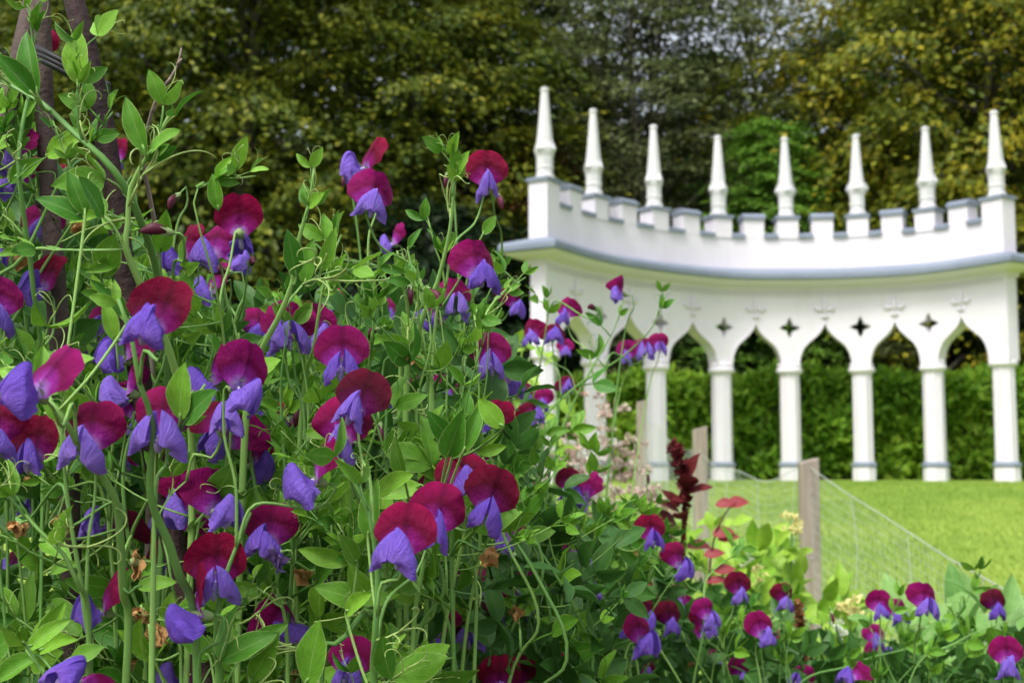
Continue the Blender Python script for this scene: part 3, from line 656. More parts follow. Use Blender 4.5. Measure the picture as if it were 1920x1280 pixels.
def crumple(seed, m_, nm, sz=0.3):
    r = random.Random(seed); mb = MB()
    for k in range(4):
        a0 = rvec(r); b0_ = a0.orthogonal().normalized(); c0_ = a0.cross(b0_); P = []; ox = rvec(r) * 0.08
        for i in range(8):
            row = []
            for j in range(8):
                u = i / 7 - 0.5; v = j / 7 - 0.5; p = ox + b0_ * u * sz * 2 + c0_ * v * sz * 1.6; p = p + a0 * (0.16 * noise.noise(p * 4 + Vector((seed, k, 0))) + 0.10 * noise.noise(p * 9 + Vector((k, seed, 0))))
                row.append((p.x * 0.75, p.y * 0.75, p.z - 0.05))
            P.append(row)
        mb.grid(P, [[(i / 7, j / 7) for j in range(8)] for i in range(8)])
    return mb.mesh(nm, m_)
WILT = [crumple(i, M['wilt'], 'wilted_petals') for i in range(3)]; DRYP = [crumple(i + 9, M['dry'], 'dried_petals', 0.26) for i in range(3)]
def bud_mesh():
    mb = MB(); rows = []
    for i in range(8):
        t = i / 7; rr = 0.15 * sin(pi * (0.12 + 0.85 * t)) ** 0.8
        rows.append([(rr * 0.62 * cos(a), 0.02 - 0.6 * t, rr * sin(a) + 0.05 * sin(pi * t)) for a in [2 * pi * j / 9 for j in range(9)]])
    mb.grid(rows, [[(0.5, 0.5)] * 9] * 8, True); return mb.mesh('bud_petals', M['bud'])
BUD = bud_mesh()

def leaflet_mesh(k, ratio, fold, curlv):
    r = random.Random(k); P = []; U = []; n = 9; ph = r.random() * 6
    for i in range(n + 1):
        t = i / n; hw = ratio * sin(pi * t ** 0.85) ** 0.85 * 0.5 + 0.004; row = []; ur = []
        for j in range(5):
            u = j / 2 - 1
            row.append((u * hw, t, abs(u) * hw * fold + curlv * (t - 0.3) ** 2 * (-1 if curlv > 0 else 1) * 0.6 + 0.02 * sin(6 * t + ph) * u + 0.012 * sin(14 * t + ph) * abs(u))); ur.append((0.5 + u * 0.5, t))
        P.append(row); U.append(ur)
    mb = MB(); mb.grid(P, U); return mb
LFT = [leaflet_mesh(k, ra, fo, cu).mesh('leaflet', M['leaf']) for k, (ra, fo, cu) in enumerate(((0.42, 0.35, 0.25), (0.48, 0.25, 0.5), (0.36, 0.5, 0.35), (0.50, 0.15, 0.15), (0.30, 0.7, 0.6), (0.40, 0.9, 0.2)))]
def curl(r, p, d, L, rad, turns, mb):
    """A tendril that runs straight and then winds up."""
    pts = [p.copy()]; d = d.normalized(); ax = d.cross(rvec(r)).normalized(); n = 18
    for i in range(n):
        t = i / n; d = Matrix.Rotation((0.05 + turns * max(0, t - 0.25) ** 1.3) * 0.62, 3, ax) @ d; d = (d + ax * 0.05).normalized(); pts.append(pts[-1] + d * L / n * (1 - 0.4 * t))
    mb.tube(pts, [rad * (1 - 0.45 * i / n) for i in range(n + 1)], 5)
def tendril_mesh(k):
    r = random.Random(k + 200); mb = MB(); q = Vector((0.04 * r.uniform(-1, 1), 0.42, 0.06)); mb.tube([Vector((0, 0, 0)), q * 0.5 + Vector((0, 0, 0.02)), q], [0.022, 0.018, 0.016], 5)
    for i in range(r.choice((2, 3, 3, 4))):
        curl(r, q if i else q * 0.75, Vector((r.uniform(-1, 1), 0.8, r.uniform(-0.3, 0.8))), r.uniform(0.7, 1.4), 0.015, r.uniform(0.4, 2.0), mb)
    return mb.mesh('tendril', M['tendril'])
TEN = [tendril_mesh(k) for k in range(10)]
def petiole_mesh(k):
    r = random.Random(k + 300); mb = MB(); b_ = r.uniform(-0.1, 0.1)
    mb.tube([Vector((0, 0, 0)), Vector((b_ * 0.5, 0.33, 0.03)), Vector((b_, 0.66, 0.04)), Vector((b_ * 0.9, 1, 0))], [0.05, 0.045, 0.04, 0.03], 6, 1.8, 0.4)
    for s in (-1, 1):                                        # stipules at the foot
        mb.add([(0, 0.02, 0), (s * 0.16, 0.16, 0.06), (s * 0.13, 0.42, 0.1), (s * 0.03, 0.16, 0.02), (s * 0.10, -0.16, 0.02)], [(0, 1, 2, 3), (0, 4, 1)])
    return mb.mesh('leaf', M['stem'])
PET = [petiole_mesh(k) for k in range(4)]
def whole_leaf(k):
    """Leaf of a plant standing farther off: stalk, leaflet pair and tendrils in one piece."""
    r = random.Random(k + 400); mb = MB(); mb.tube([(0, 0, 0), (0, 0.35, 0.02), (0, 0.65, 0)], [0.03, 0.03, 0.02], 5)
    for s in (-1, 1):
        lm = leaflet_mesh(k * 2 + s, r.uniform(0.38, 0.55), r.uniform(0.1, 0.7), r.uniform(0.1, 0.5)); Mx = Matrix.Translation((0, 0.62, 0)) @ Matrix.Rotation(-s * r.uniform(0.4, 0.9), 4, 'Z') @ Matrix.Rotation(r.uniform(-0.2, 0.5), 4, 'X') @ Matrix.Rotation(s * r.uniform(0.1, 0.7), 4, 'Y')
        mb.add([Mx @ Vector(v) for v in lm.v], lm.f, lm.uv)
    for i in range(3): curl(r, Vector((0, 0.64, 0)), Vector((r.uniform(-0.8, 0.8), 1, r.uniform(-0.2, 0.8))), r.uniform(0.8, 1.6), 0.017, r.uniform(0.4, 1.8), mb)
    return mb
WLF = [whole_leaf(k) for k in range(9)]; WLM = [m_.mesh('leaf', M['leaf']) for m_ in WLF]

class Vine:
    """A sweet pea plant: stems, leaves, stalks, flowers and buds all belong to it."""
    def __init__(s, base, label, group=None, seed=0):
        s.e = empty('sweet_pea_plant', base); s.base = Vector(base); tag(s.e, label, 'sweet pea', group); s.r = random.Random(seed); s.stems = []
    def stem(s, pts, rad=0.0024, leafgap=(0.045, 0.07), big=1.0, near=True, leaves=True, zmin=None, flat=2.0, ground=True, tip=True):
        r = s.r; P = [Vector(p) for p in pts]
        if ground:
            z0 = P[-1].z; b = s.base + Vector((r.uniform(-0.03, 0.03), r.uniform(-0.03, 0.03), -0.02)); l = P[-1]
            P += [Vector((l.x * 0.75 + b.x * 0.25, l.y * 0.75 + b.y * 0.25, z0 * 0.66)), Vector((l.x * 0.25 + b.x * 0.75, l.y * 0.25 + b.y * 0.75, z0 * 0.3)), b]
        pp = catmull(P, 0.012); n = len(pp); mb = MB()
        mb.tube([p - s.base for p in pp], [rad * (0.45 + 0.55 * min(1, i / 12)) for i in range(n)], 6, flat, n * 0.03)
        mb.obj('stem', M['stem'], s.e); s.stems.append(pp)
        if not leaves: return pp
        u0 = (pp[0] - pp[4]).normalized()
        for k in (-1, 1, 1): s.leaf(pp[1 if k < 0 else 3], u0, k, big * r.uniform(0.42, 0.62), near, d=(u0 * 1.6 + Vector((k * r.uniform(0.1, 0.6), r.uniform(-0.4, 0.2), 0))), force=True)
        zmin = EYE - 0.30 if zmin is None else zmin
        dist = r.uniform(0, 0.02); side = r.choice((-1, 1)); k = 0; nxt = 0.0 if tip else 0.03
        for i in range(1, n - 1):
            dist += (pp[i] - pp[i - 1]).length
            if pp[i].z < zmin: break
            if dist >= nxt:
                nxt = dist + r.uniform(*leafgap); side = -side; sc = big * (0.55 + 0.45 * min(1, dist / 0.12))
                s.leaf(pp[i], (pp[i - 1] - pp[i + 1]).normalized(), side, sc, near)
        return pp
    def leaf(s, p, up, side, sc, near, d=None, nrm=None, tend=0.85, force=False):
        r = s.r
        if d is None:
            out = Vector((side * r.uniform(0.5, 1), r.uniform(-0.7, 0.45), r.uniform(-0.25, 0.55))); d = (out + up * 0.7).normalized()
        if nrm is None: nrm = (Vector((r.uniform(-0.5, 0.5), -0.75, 0.75)) + rvec(r) * 0.5)
        sc *= 0.86; c = p + d * 0.045 * sc; q = pixel(c)
        if r.random() < 0.95 and any(dd > q[2] - 0.04 and (q[0] - x_) ** 2 + (q[1] - y_) ** 2 < ((0.5 * W_ + 8) if force else (0.7 * W_ + 22)) ** 2 for x_, y_, W_, dd in KEEP): return
        F = frame(d, nrm).to_4x4(); L = 0.030 * sc * r.uniform(0.8, 1.25)
        if not near:
            s_ = 0.047 * sc * r.uniform(0.8, 1.15); inst('leaf', r.choice(WLM), s.e, Matrix.Translation(p - s.base) @ F @ Matrix.Scale(s_, 4)); return
        o = inst('leaf', r.choice(PET), s.e, Matrix.Translation(p - s.base) @ F @ Matrix.Scale(L, 4)); ls = 0.046 * sc / L
        for q in (-1, 1):
            Mx = Matrix.Translation((0, 1, 0)) @ Matrix.Rotation(-q * r.uniform(0.35, 0.95), 4, 'Z') @ Matrix.Rotation(r.uniform(-0.15, 0.45), 4, 'X') @ Matrix.Rotation(q * r.uniform(0.0, 0.8), 4, 'Y') @ Matrix.Scale(ls * r.uniform(0.85, 1.15), 4)
            inst('leaflet', r.choice(LFT), o, Mx)
        if r.random() < tend:
            inst('tendril', r.choice(TEN), o, Matrix.Translation((0, 1, 0)) @ Matrix.Rotation(r.uniform(-0.4, 0.4), 4, 'Z') @ Matrix.Rotation(r.uniform(-0.2, 0.5), 4, 'X') @ Matrix.Rotation(r.uniform(0, 6.3), 4, 'Y') @ Matrix.Scale(0.042 * sc / L * r.uniform(0.7, 1.25), 4))
    def tendrils(s, pp, r):
        """Free tendrils on short stalks along a stem."""
        acc = 0
        for i in range(2, len(pp) - 2):
            acc += (pp[i] - pp[i - 1]).length
            if pp[i].z < EYE - 0.2: break
            if acc > 0.05:
                acc = 0; c = pixel(pp[i])
                if any(dd > c[2] - 0.05 and (c[0] - x_) ** 2 + (c[1] - y_) ** 2 < (0.75 * W_ + 15) ** 2 for x_, y_, W_, dd in KEEP): continue
                d = Vector((r.uniform(-1, 1), r.uniform(-0.8, 0.3), r.uniform(-0.2, 1))); Mx = Matrix.Translation(pp[i] - s.base) @ frame(d, rvec(r)).to_4x4() @ Matrix.Scale(r.uniform(0.035, 0.058), 4); inst('tendril', r.choice(TEN), s.e, Mx)
    def shoot(s, pp, r, L=(0.06, 0.12), near=False):
        """A short leafy side shoot that wanders off the stem."""
        vis = [p for p in pp if p.z > EYE - 0.22]
        if len(vis) < 6: return
        p = r.choice(vis[3:]); l = r.uniform(*L); d = Vector((r.choice((-1, 1)) * r.uniform(0.4, 1), r.uniform(-0.9, 0.1), r.uniform(-0.1, 0.8))).normalized()
        q = [p + d * l + Vector((0, 0, 0.03 * r.random())), p + d * l * 0.66 + rvec(r) * 0.006, p + d * l * 0.33 + Vector((0, 0, -0.006)), p]
        for x in q[:3]:
            c = pixel(x)
            if c[1] < lerp_prof(TOP, c[0]) - 70 or any(dd > c[2] - 0.03 and (c[0] - x_) ** 2 + (c[1] - y_) ** 2 < (0.6 * W_) ** 2 for x_, y_, W_, dd in KEEP): return
        n0 = len(s.stems); s.stem(q, 0.0011, (0.018, 0.03), 0.72, near, ground=False, flat=1.4); s.stems = s.stems[:n0]
    def near_point(s, p, lo, hi):
        best = None
        for pp in s.stems:
            for q in pp[::2]:
                dz = p.z - q.z
                if dz < lo: continue
                c = (Vector((q.x, q.y)) - Vector((p.x, p.y))).length * 1.6 + max(0, dz - hi) * 2.5
                if best is None or c < best[0]: best = (c, q)
        return best
    def stalk(s, p, back, q, rad=0.00105):
        """Flower stalk from the stem at q to p, arriving along back."""
        d = (p - q).length; mb = MB(); m1 = q + Vector((0, 0, min(0.30 * d, 0.02))) + (p - q) * 0.2; m2 = p + back * 0.25 * min(d, 0.03) + Vector((0, 0, -0.05 * d)) + (q - p) * 0.25
        pp = catmull([q, m1, m2, p + back * 0.006, p], 0.006); mb.tube([v - s.base for v in pp], [rad * (1.25 - 0.4 * i / len(pp)) for i in range(len(pp))], 6); mb.obj('flower_stalk', M['stem'], s.e)
    def flower(s, px, py, W, yaw=0, pitch=0, roll=0, tone=0.7, std=None, wg=None, kind='open', d=None, anchor=None):
        r = s.r; d = d or max(0.70, min(2.4, 85.0 / W)) * r.uniform(0.98, 1.02); sc = 1.1 * W * d / FPX
        R = (Matrix.Rotation(radians(roll), 3, 'Y') @ Matrix.Rotation(radians(yaw), 3, 'Z') @ Matrix.Rotation(radians(-pitch), 3, 'X'))
        p = at(px, py, d) - R @ Vector((0, 0, 0.33 * sc)) if kind == 'open' else at(px, py, d)
        o = empty('flower' if kind != 'bud' else 'bud', p - s.base, s.e); o.rotation_euler = R.to_euler(); o.scale = (sc, sc, sc)
        if kind == 'open':
            q = inst('standard_petal', STD[r.choice((0, 0, 1, 1, 2, 3, 4)) if std is None else std], o); q['tone'] = float(min(1, max(0, tone + r.uniform(-0.08, 0.08))))
            k = r.choice((0, 0, 1, 2, 2, 3)) if wg is None else wg; tw = r.uniform(0, 0.8)
            if k >= 0:
                for sd2 in (-1, 1): q = inst('wing_petal', WNG[sd2][k if r.random() < 0.6 else r.randrange(4)], o, Matrix.Rotation(r.uniform(-0.16, 0.16) - sd2 * 0.06, 4, 'Y') @ Matrix.Rotation(r.uniform(-0.22, 0.22), 4, 'Z') @ Matrix.Rotation(r.uniform(-0.15, 0.2), 4, 'X') @ Matrix.Scale(r.uniform(0.92, 1.1), 4)); q['tone'] = float(min(1, max(0, tw + 0.3 * (0.6 - tone))))
                inst('keel', KEEL, o)
        elif kind == 'bud': inst('bud_petals', BUD, o)
        else: inst('petals', (r.choice(WILT) if kind == 'wilt' else r.choice(DRYP)), o)
        inst('calyx', CALYX, o)
        back = (R @ Vector((0, 0.21, -0.08))) * sc; pe = p + back; a = s.near_point(pe, 0.02 if kind == 'open' else -0.01, 0.10)
        if a is not None and (a[1] - pe).length < 0.15: s.stalk(pe, back.normalized(), a[1])
        else:                                               # no stem at hand: the flower sits on a long stalk of its own
            b = s.base + Vector((r.uniform(-0.04, 0.04), r.uniform(0, 0.05), -0.02)); q = Vector((pe.x * 0.9 + b.x * 0.1 + r.uniform(-0.02, 0.02), pe.y + 0.02, pe.z - 0.16)); q2 = q.lerp(b, 0.5) + Vector((0, 0, -0.1)); mb = MB()
            pp = catmull([pe, pe + back.normalized() * 0.012 + Vector((0, 0, -0.012)), q, q2, b], 0.012); mb.tube([v - s.base for v in pp], [0.0009 + 0.0007 * min(1, i / 20) for i in range(len(pp))], 6); mb.obj('flower_stalk', M['stem'], s.e)

# ------------------------------------------------------------------ the sweet peas, plant by plant: stems as (pixel, pixel, depth) from the tip down
def gx(px, d): return Vector(((px - 960) / FPX * d, d, 0.0))
PL = [
    ('sweet pea plant climbing the tied hazel poles with broad leaf pairs at its top', (150, 1.05), [[(-60, 90, .9), (20, 160, .9), (75, 190, .89), (140, 250, .88), (212, 318, .88), (262, 410, .9), (300, 560, .95), (310, 900, 1.0)], [(143, 60, .87), (146, 150, .87), (147, 235, .875), (160, 270, .88)], [(55, 10, 1.0), (62, 130, 1.0), (35, 300, .98), (60, 520, 1.0), (80, 800, 1.02)]]),
    ('sweet pea plant with stout forked stem holding two bright leaflets and curling tendrils', (260, 0.93), [[(322, 208, .86), (278, 290, .86), (245, 352, .86), (240, 420, .86), (236, 466, .86), (262, 530, .87), (330, 700, .9), (360, 950, .93)], [(-40, 462, .84), (60, 466, .85), (150, 469, .86), (234, 468, .862)], [(480, 330, .93), (372, 350, .92), (372, 420, .92), (400, 520, .93), (420, 640, .95), (430, 850, .97)]]),
    ('sweet pea plant with upright feathery shoot rising between crimson and twin blooms', (480, 0.95), [[(590, 310, .93), (580, 380, .93), (560, 450, .93), (548, 530, .93), (520, 600, .93), (480, 690, .94), (455, 900, .95)], [(640, 440, .98), (610, 520, .98), (590, 640, .98), (560, 860, 1.0)], [(720, 500, .97), (600, 515, .95), (545, 560, .94), (500, 640, .94)]]),
    ('sweet pea plant topped by a lone round crimson bloom beside a tendrilled leaf shoot', (780, 1.08), [[(852, 290, 1.08), (850, 370, 1.08), (842, 440, 1.08), (820, 530, 1.08), (785, 620, 1.08), (760, 800, 1.1)], [(800, 400, 1.1), (818, 470, 1.1), (835, 540, 1.1), (810, 700, 1.1)], [(985, 520, 1.3), (930, 560, 1.28), (890, 640, 1.25), (860, 800, 1.2)]]),
    ('sweet pea plant with twin blooms, one above the other, against the dark wood', (720, 1.15), [[(745, 470, 1.12), (752, 520, 1.12), (765, 600, 1.13), (750, 760, 1.15)], [(690, 520, 1.15), (700, 620, 1.15), (690, 800, 1.17)]]),
    ('sweet pea plant with thick winged stem below the frilled crimson bloom', (690, 0.9), [[(640, 860, .82), (690, 960, .82), (708, 1080, .82), (703, 1200, .82), (700, 1400, .83)], [(870, 720, .98), (850, 830, .97), (820, 930, .96), (790, 1080, .95), (770, 1300, .95)], [(905, 800, 1.0), (860, 900, .98), (800, 1010, .97), (650, 1190, .9), (600, 1330, .9)]]),
    ('sweet pea plant with long winged stem under the large dark maroon bloom', (300, 0.8), [[(222, 560, .76), (248, 640, .76), (262, 720, .76), (288, 800, .77), (282, 930, .78), (330, 1060, .8), (370, 1300, .82)], [(385, 720, .8), (330, 800, .79), (300, 860, .79), (290, 960, .79)], [(120, 700, .82), (118, 830, .82), (130, 960, .82), (160, 1150, .82), (170, 1350, .82)]]),
    ('sweet pea plant carrying the big magenta bloom with pale violet wings by the poles', (40, 0.8), [[(25, 690, .8), (110, 770, .78), (160, 860, .8), (215, 930, .82), (230, 1100, .84), (235, 1300, .85)], [(-30, 880, .8), (70, 990, .8), (140, 1080, .8), (165, 1300, .82)]]),
    ('sweet pea plant with the dark crimson bloom over a side-turned violet one', (420, 0.85), [[(470, 960, .86), (420, 1090, .84), (405, 1200, .84), (410, 1400, .85)], [(350, 900, .9), (300, 960, .9), (320, 1080, .88), (340, 1300, .9)], [(530, 960, .95), (520, 1100, .94), (540, 1300, .94)]]),
    ('loose sweet pea shoot with small blooms leaning out in front of the white columns', (930, 1.9), [[(1240, 545, 2.0), (1225, 610, 2.0), (1165, 670, 2.0), (1080, 725, 1.95), (1010, 800, 1.9), (960, 950, 1.85), (940, 1150, 1.85)], [(1170, 560, 2.0), (1150, 620, 2.0), (1110, 690, 1.97), (1060, 790, 1.95), (1000, 960, 1.9)], [(1030, 560, 1.9), (1020, 640, 1.9), (1000, 740, 1.9), (960, 900, 1.9)]]),
    ('sweet pea plant with small paired blooms beside the dark red amaranth', (1100, 1.7), [[(1110, 850, 1.65), (1100, 930, 1.65), (1080, 1040, 1.65), (1090, 1250, 1.65)], [(1250, 1000, 1.7), (1220, 1080, 1.7), (1180, 1200, 1.7), (1170, 1400, 1.7)], [(1390, 1030, 1.9), (1325, 1085, 1.85), (1320, 1180, 1.8), (1290, 1350, 1.8)]]),
    ('low sweet pea plant with scattered small blooms below the wire netting', (1600, 1.95), [[(1840, 1070, 1.9), (1790, 1160, 1.9), (1720, 1210, 1.9), (1600, 1245, 1.9), (1480, 1330, 1.9)], [(1690, 1120, 1.9), (1660, 1180, 1.9), (1640, 1300, 1.9)], [(1480, 1110, 1.9), (1470, 1200, 1.9), (1490, 1330, 1.9)], [(1960, 1140, 1.8), (1800, 1200, 1.85), (1700, 1300, 1.85)]]),
]
D_, C_, M_ = 0.05, 0.5, 0.95
FL = [  # centre of the standard petal (photo pixels), width, yaw, pitch, roll, tone, standard shape, wing shape
    (78, 75, 55, 20, 0, 20, C_), (222, 282, 46, -20, 0, 0, C_), (108, 330, 48, 10, 0, 0, C_), (80, 412, 72, 15, 5, 0, M_, 1, 1), (92, 515, 80, -30, 10, 10, D_ + .2, 2), (-5, 560, 85, 30, 0, 0, M_), (15, 505, 55, 40, 0, 0, M_),
    (450, 408, 82, 178, -5, 0, C_ + .05, 0, 3), (345, 455, 75, -45, 0, 0, C_), (402, 452, 80, -22, 10, 0, M_, 1, 1), (437, 465, 66, 60, 0, 0, M_), (402, 522, 66, -50, 0, 12, M_), (305, 578, 116, -12, 5, 15, D_ + .18, 2, 1),
    (92, 697, 116, -38, 5, 22, M_, 0, 1), (240, 640, 75, -60, 0, 10, M_), (242, 702, 75, -80, 0, 0, M_), (196, 604, 55, 0, 0, 0, M_), (225, 548, 55, 10, 0, 0, M_), (398, 685, 76, -60, 0, 0, M_), (460, 692, 100, 45, 0, 22, M_, 0, 1),
    (170, 800, 90, 0, 5, 0, M_ - .2, 1, 1), (-5, 790, 80, 10, 0, 0, C_), (70, 825, 80, -10, 5, 0, D_ + .2, 2), (305, 775, 92, 0, 0, 0, M_ - .25, 1, 1), (415, 770, 80, 20, 30, 0, D_ + .3, 5, 4), (440, 805, 75, -30, 0, 30, M_, 3),
    (640, 655, 92, 5, 0, 0, M_ - .1, 0, 0), (678, 738, 96, -8, 5, 18, D_, 0, 3), (640, 790, 98, 0, 0, 0, C_ + .15, 4, 0), (592, 862, 86, -70, 0, 0, M_ - .1, 4, 1), (610, 610, 52, -20, 0, 0, M_), (540, 605, 72, 20, 5, 0, M_, 3, 1),
    (692, 290, 74, -55, -15, 30, C_, 0, 3), (700, 358, 80, 18, 0, 10, M_, 3, 1), (737, 440, 46, -60, 0, 0, M_), (912, 318, 74, 6, -5, 0, C_, 0, 3), (893, 488, 80, 18, 0, -5, M_, 3, 1), (850, 553, 66, 5, 5, 0, M_, 3, 1), (812, 572, 62, -55, 0, 0, D_ + .3),
    (968, 556, 48, 30, -10, 0, D_ + .2, 5), (920, 658, 72, 10, 0, 0, M_ - .1, 0), (955, 700, 60, 40, 0, 0, M_), (822, 955, 96, 6, 0, 15, C_ + .15, 4, 0), (758, 995, 106, -6, 5, 5, C_ + .1, 0, 1), (922, 922, 94, 5, 0, 22, D_ + .25, 0, 0), (868, 880, 90, 5, 25, 0, D_ + .3, 1, 1),
    (890, 848, 64, 0, 0, 0, C_ - .1), (700, 858, 40, -20, 0, 0, M_), (760, 752, 48, -40, 0, 0, M_), (830, 722, 52, 15, 0, 0, M_), (728, 578, 42, 0, 0, 0, M_), (842, 600, 44, -20, 0, 0, M_), (362, 918, 76, -62, 0, 0, M_ - .2, 6), (405, 925, 80, 62, 0, 0, M_, 3, 1),
    (325, 965, 66, -30, 30, 0, M_, 5, 1), (208, 968, 72, -30, 40, 0, D_, 5, 3), (320, 1042, 66, 10, 0, 0, M_ - .2), (405, 1052, 102, 8, 0, 0, C_ - .12, 2, 1), (367, 1112, 92, -75, 0, -12, C_ + .1, 0, 1), (195, 1112, 78, -68, 0, 0, M_ - .2, 4, 1), (25, 1050, 50, -20, 20, 0, D_),
    (505, 985, 78, 0, 10, 0, M_ - .2, 1, 1), (532, 1148, 76, -30, 0, -40, M_, 6, 1), (345, 1245, 70, -60, 10, 0, M_), (170, 1270, 90, -30, 50, 30, M_, 5, 3), (880, 1180, 66, 0, 30, 0, D_, 5, 1), (815, 1165, 62, -30, 0, 0, M_ - .2), (1036, 1256, 66, 0, 0, 0, C_ - .1, 0, 0),
    (937, 1268, 74, 0, 0, 0, C_ - .1), (912, 1090, 48, 10, 0, 0, M_), (1065, 900, 46, 10, 0, 0, D_), (1098, 912, 54, -55, 0, 0, M_), (1220, 990, 54, 12, 0, 0, C_, 0, 0), (1272, 1042, 52, 35, 0, 0, M_ - .3), (1385, 1095, 46, 10, 0, 0, C_ - .2, 0), (1205, 1138, 54, 35, 0, 0, C_ - .3, 0),
    (1200, 1180, 62, 45, 0, 0, M_ - .1, 0, 1), (1255, 1152, 46, 10, 0, 0, D_ + .1), (1322, 1158, 46, 30, 0, 0, D_ + .1), (1272, 1118, 42, 0, 0, 0, M_), (1300, 1182, 40, -20, 0, 0, M_), (1165, 1165, 42, 15, 0, 0, M_), (1100, 1098, 56, 30, 30, 0, M_), (1022, 1028, 38, 0, 0, 0, M_ - .3), (1050, 1045, 36, 10, 20, 0, M_),
    (975, 1180, 38, 0, 20, 0, M_), (1470, 1113, 40, 12, 0, 0, D_ + .1), (1425, 1172, 52, 20, 0, -10, M_ - .2), (1465, 1200, 36, 10, 0, 0, M_), (1480, 1242, 32, 0, 20, 0, M_), (1648, 1128, 44, -20, 0, 0, M_), (1684, 1138, 40, 0, 10, 0, M_, 5), (1733, 1118, 50, 0, 0, 0, M_, 3, 1), (1864, 1126, 42, -8, 0, 0, D_),
    (1888, 1222, 56, -6, 0, 0, M_, 0, 1), (1640, 1186, 40, 0, 20, 0, M_), (1655, 1212, 40, 20, 20, 0, M_, 5), (1168, 536, 40, -75, 0, 0, M_, 6), (1064, 578, 42, -12, 0, 15, M_, 3), (998, 618, 42, -20, 0, 0, M_ - .2, 3), (1036, 618, 44, 0, 20, 0, D_ + .3, 5), (1060, 648, 30, 0, 10, 0, M_), (1176, 656, 38, -10, 0, 0, M_),
    (1208, 644, 42, 0, 20, 0, M_, 5), (1236, 640, 34, 0, 0, 0, M_ - .2), (1062, 714, 42, 0, 25, 0, M_ - .3, 5), (1018, 745, 36, -10, 0, 0, M_), (1000, 766, 46, 20, 20, 0, D_ + .3, 5), (1388, 1255, 40, 10, 0, 0, M_), (1345, 1225, 34, -30, 0, 0, M_), (1210, 1250, 40, 10, 10, 0, M_ - .3), (985, 735, 40, 30, 0, 0, M_),
    (700, 860, 42, 0, 30, 0, M_), (480, 590, 46, 10, 0, 0, M_), (620, 560, 40, -30, 0, 0, M_), (735, 700, 46, 20, 0, 0, D_ + .3), (560, 760, 52, -20, 0, 0, D_ + .1), (870, 1020, 44, 20, 0, 0, M_), (950, 1060, 38, -20, 0, 0, M_), (470, 870, 56, 20, 0, 0, M_ - .3), (60, 930, 52, 10, 10, 0, M_), (250, 850, 56, -20, 0, 0, M_), (110, 600, 50, 20, 0, 0, M_ - .3)]
BUDS = [(212, 345, 55, 10, -60), (232, 350, 55, -30, -70), (330, 368, 55, -40, -60), (310, 432, 80, -75, -5), (470, 492, 66, 20, -10), (425, 508, 60, -60, -10), (770, 540, 60, 10, -80), (806, 545, 70, 60, -50), (934, 368, 56, 30, -60), (880, 510, 40, 10, -70), (562, 768, 64, -30, -70), (712, 800, 70, 20, -70), (415, 530, 56, -20, -30),
        (125, 510, 50, 40, -60), (160, 575, 48, 10, -60), (25, 1115, 54, -10, -60), (70, 1240, 54, -20, -70), (905, 1130, 56, 30, -40), (1115, 578, 40, -40, 0), (550, 620, 40, 0, -70), (355, 880, 50, 10, -70), (450, 950, 52, 30, -80), (590, 470, 40, 0, -80), (645, 330, 44, 0, -70), (838, 330, 46, -20, -75), (1000, 900, 40, 10, -60), (1215, 890, 34, 0, -60), (1880, 1155, 36, 10, -60), (1560, 1150, 36, 0, -60)]
WIL = [(215, 405, 50, 'wilt'), (508, 1035, 92, 'wilt'), (605, 1075, 80, 'wilt'), (1085, 1225, 52, 'wilt'), (30, 262, 44, 'wilt'), (430, 790, 60, 'wilt'), (290, 1190, 92, 'dry'), (260, 1055, 90, 'dry'), (570, 990, 70, 'dry'), (42, 490, 70, 'dry'), (1018, 920, 44, 'dry'), (1125, 1155, 40, 'dry'), (700, 1000, 40, 'dry'), (850, 1160, 46, 'dry'), (60, 905, 60, 'dry'), (1300, 1250, 40, 'dry'), (235, 1245, 50, 'dry'), (1380, 1210, 40, 'dry'), (900, 700, 34, 'dry'), (690, 770, 40, 'dry'), (220, 1035, 40, 'dry'), (370, 850, 44, 'dry'), (965, 780, 34, 'dry')]
FL = [(f[0], f[1], f[2] * (1.16 if f[0] < 640 and f[1] > 590 and 58 < f[2] < 95 else 1.0)) + tuple(f[3:]) for f in FL]
KEEP = [(f[0], f[1] + 0.12 * f[2], f[2], max(0.70, min(2.4, 85.0 / f[2]))) for f in FL]
def lerp_prof(K, x):
    for (a, ya), (b, yb) in zip(K, K[1:]):
        if x <= b: return ya + (yb - ya) * max(0, (x - a) / (b - a))
    return K[-1][1]
TOP = [(-100, 60), (60, 180), (200, 420), (320, 520), (420, 540), (560, 500), (700, 530), (830, 500), (930, 620), (990, 800), (1060, 900), (1180, 980), (1300, 1050), (1420, 1100), (1560, 1170), (1700, 1170), (1920, 1130)]
VN = []
for i, (lab, (bx, bd_), st) in enumerate(PL):
    v = Vine(gx(bx, bd_), lab, 'sweet peas in bloom', seed=100 + i); VN.append(v)
    for j, pts in enumerate(st):
        far = pts[0][2] > 1.5; side_shoot = pts[-1][1] < 700 and pts[-1][1] != 700 and len(pts) <= 4
        v.stem([at(*q) for q in pts], rad=0.0027 if j == 0 and not far else 0.0019, near=not far, ground=not side_shoot, leafgap=(0.05, 0.085) if not far else (0.045, 0.075), big=1.0 if not far else 1.1)
        if not side_shoot:
            for q in range(3): v.shoot(v.stems[-1], v.r, near=not far)
        if not far: v.tendrils(v.stems[-1], v.r)

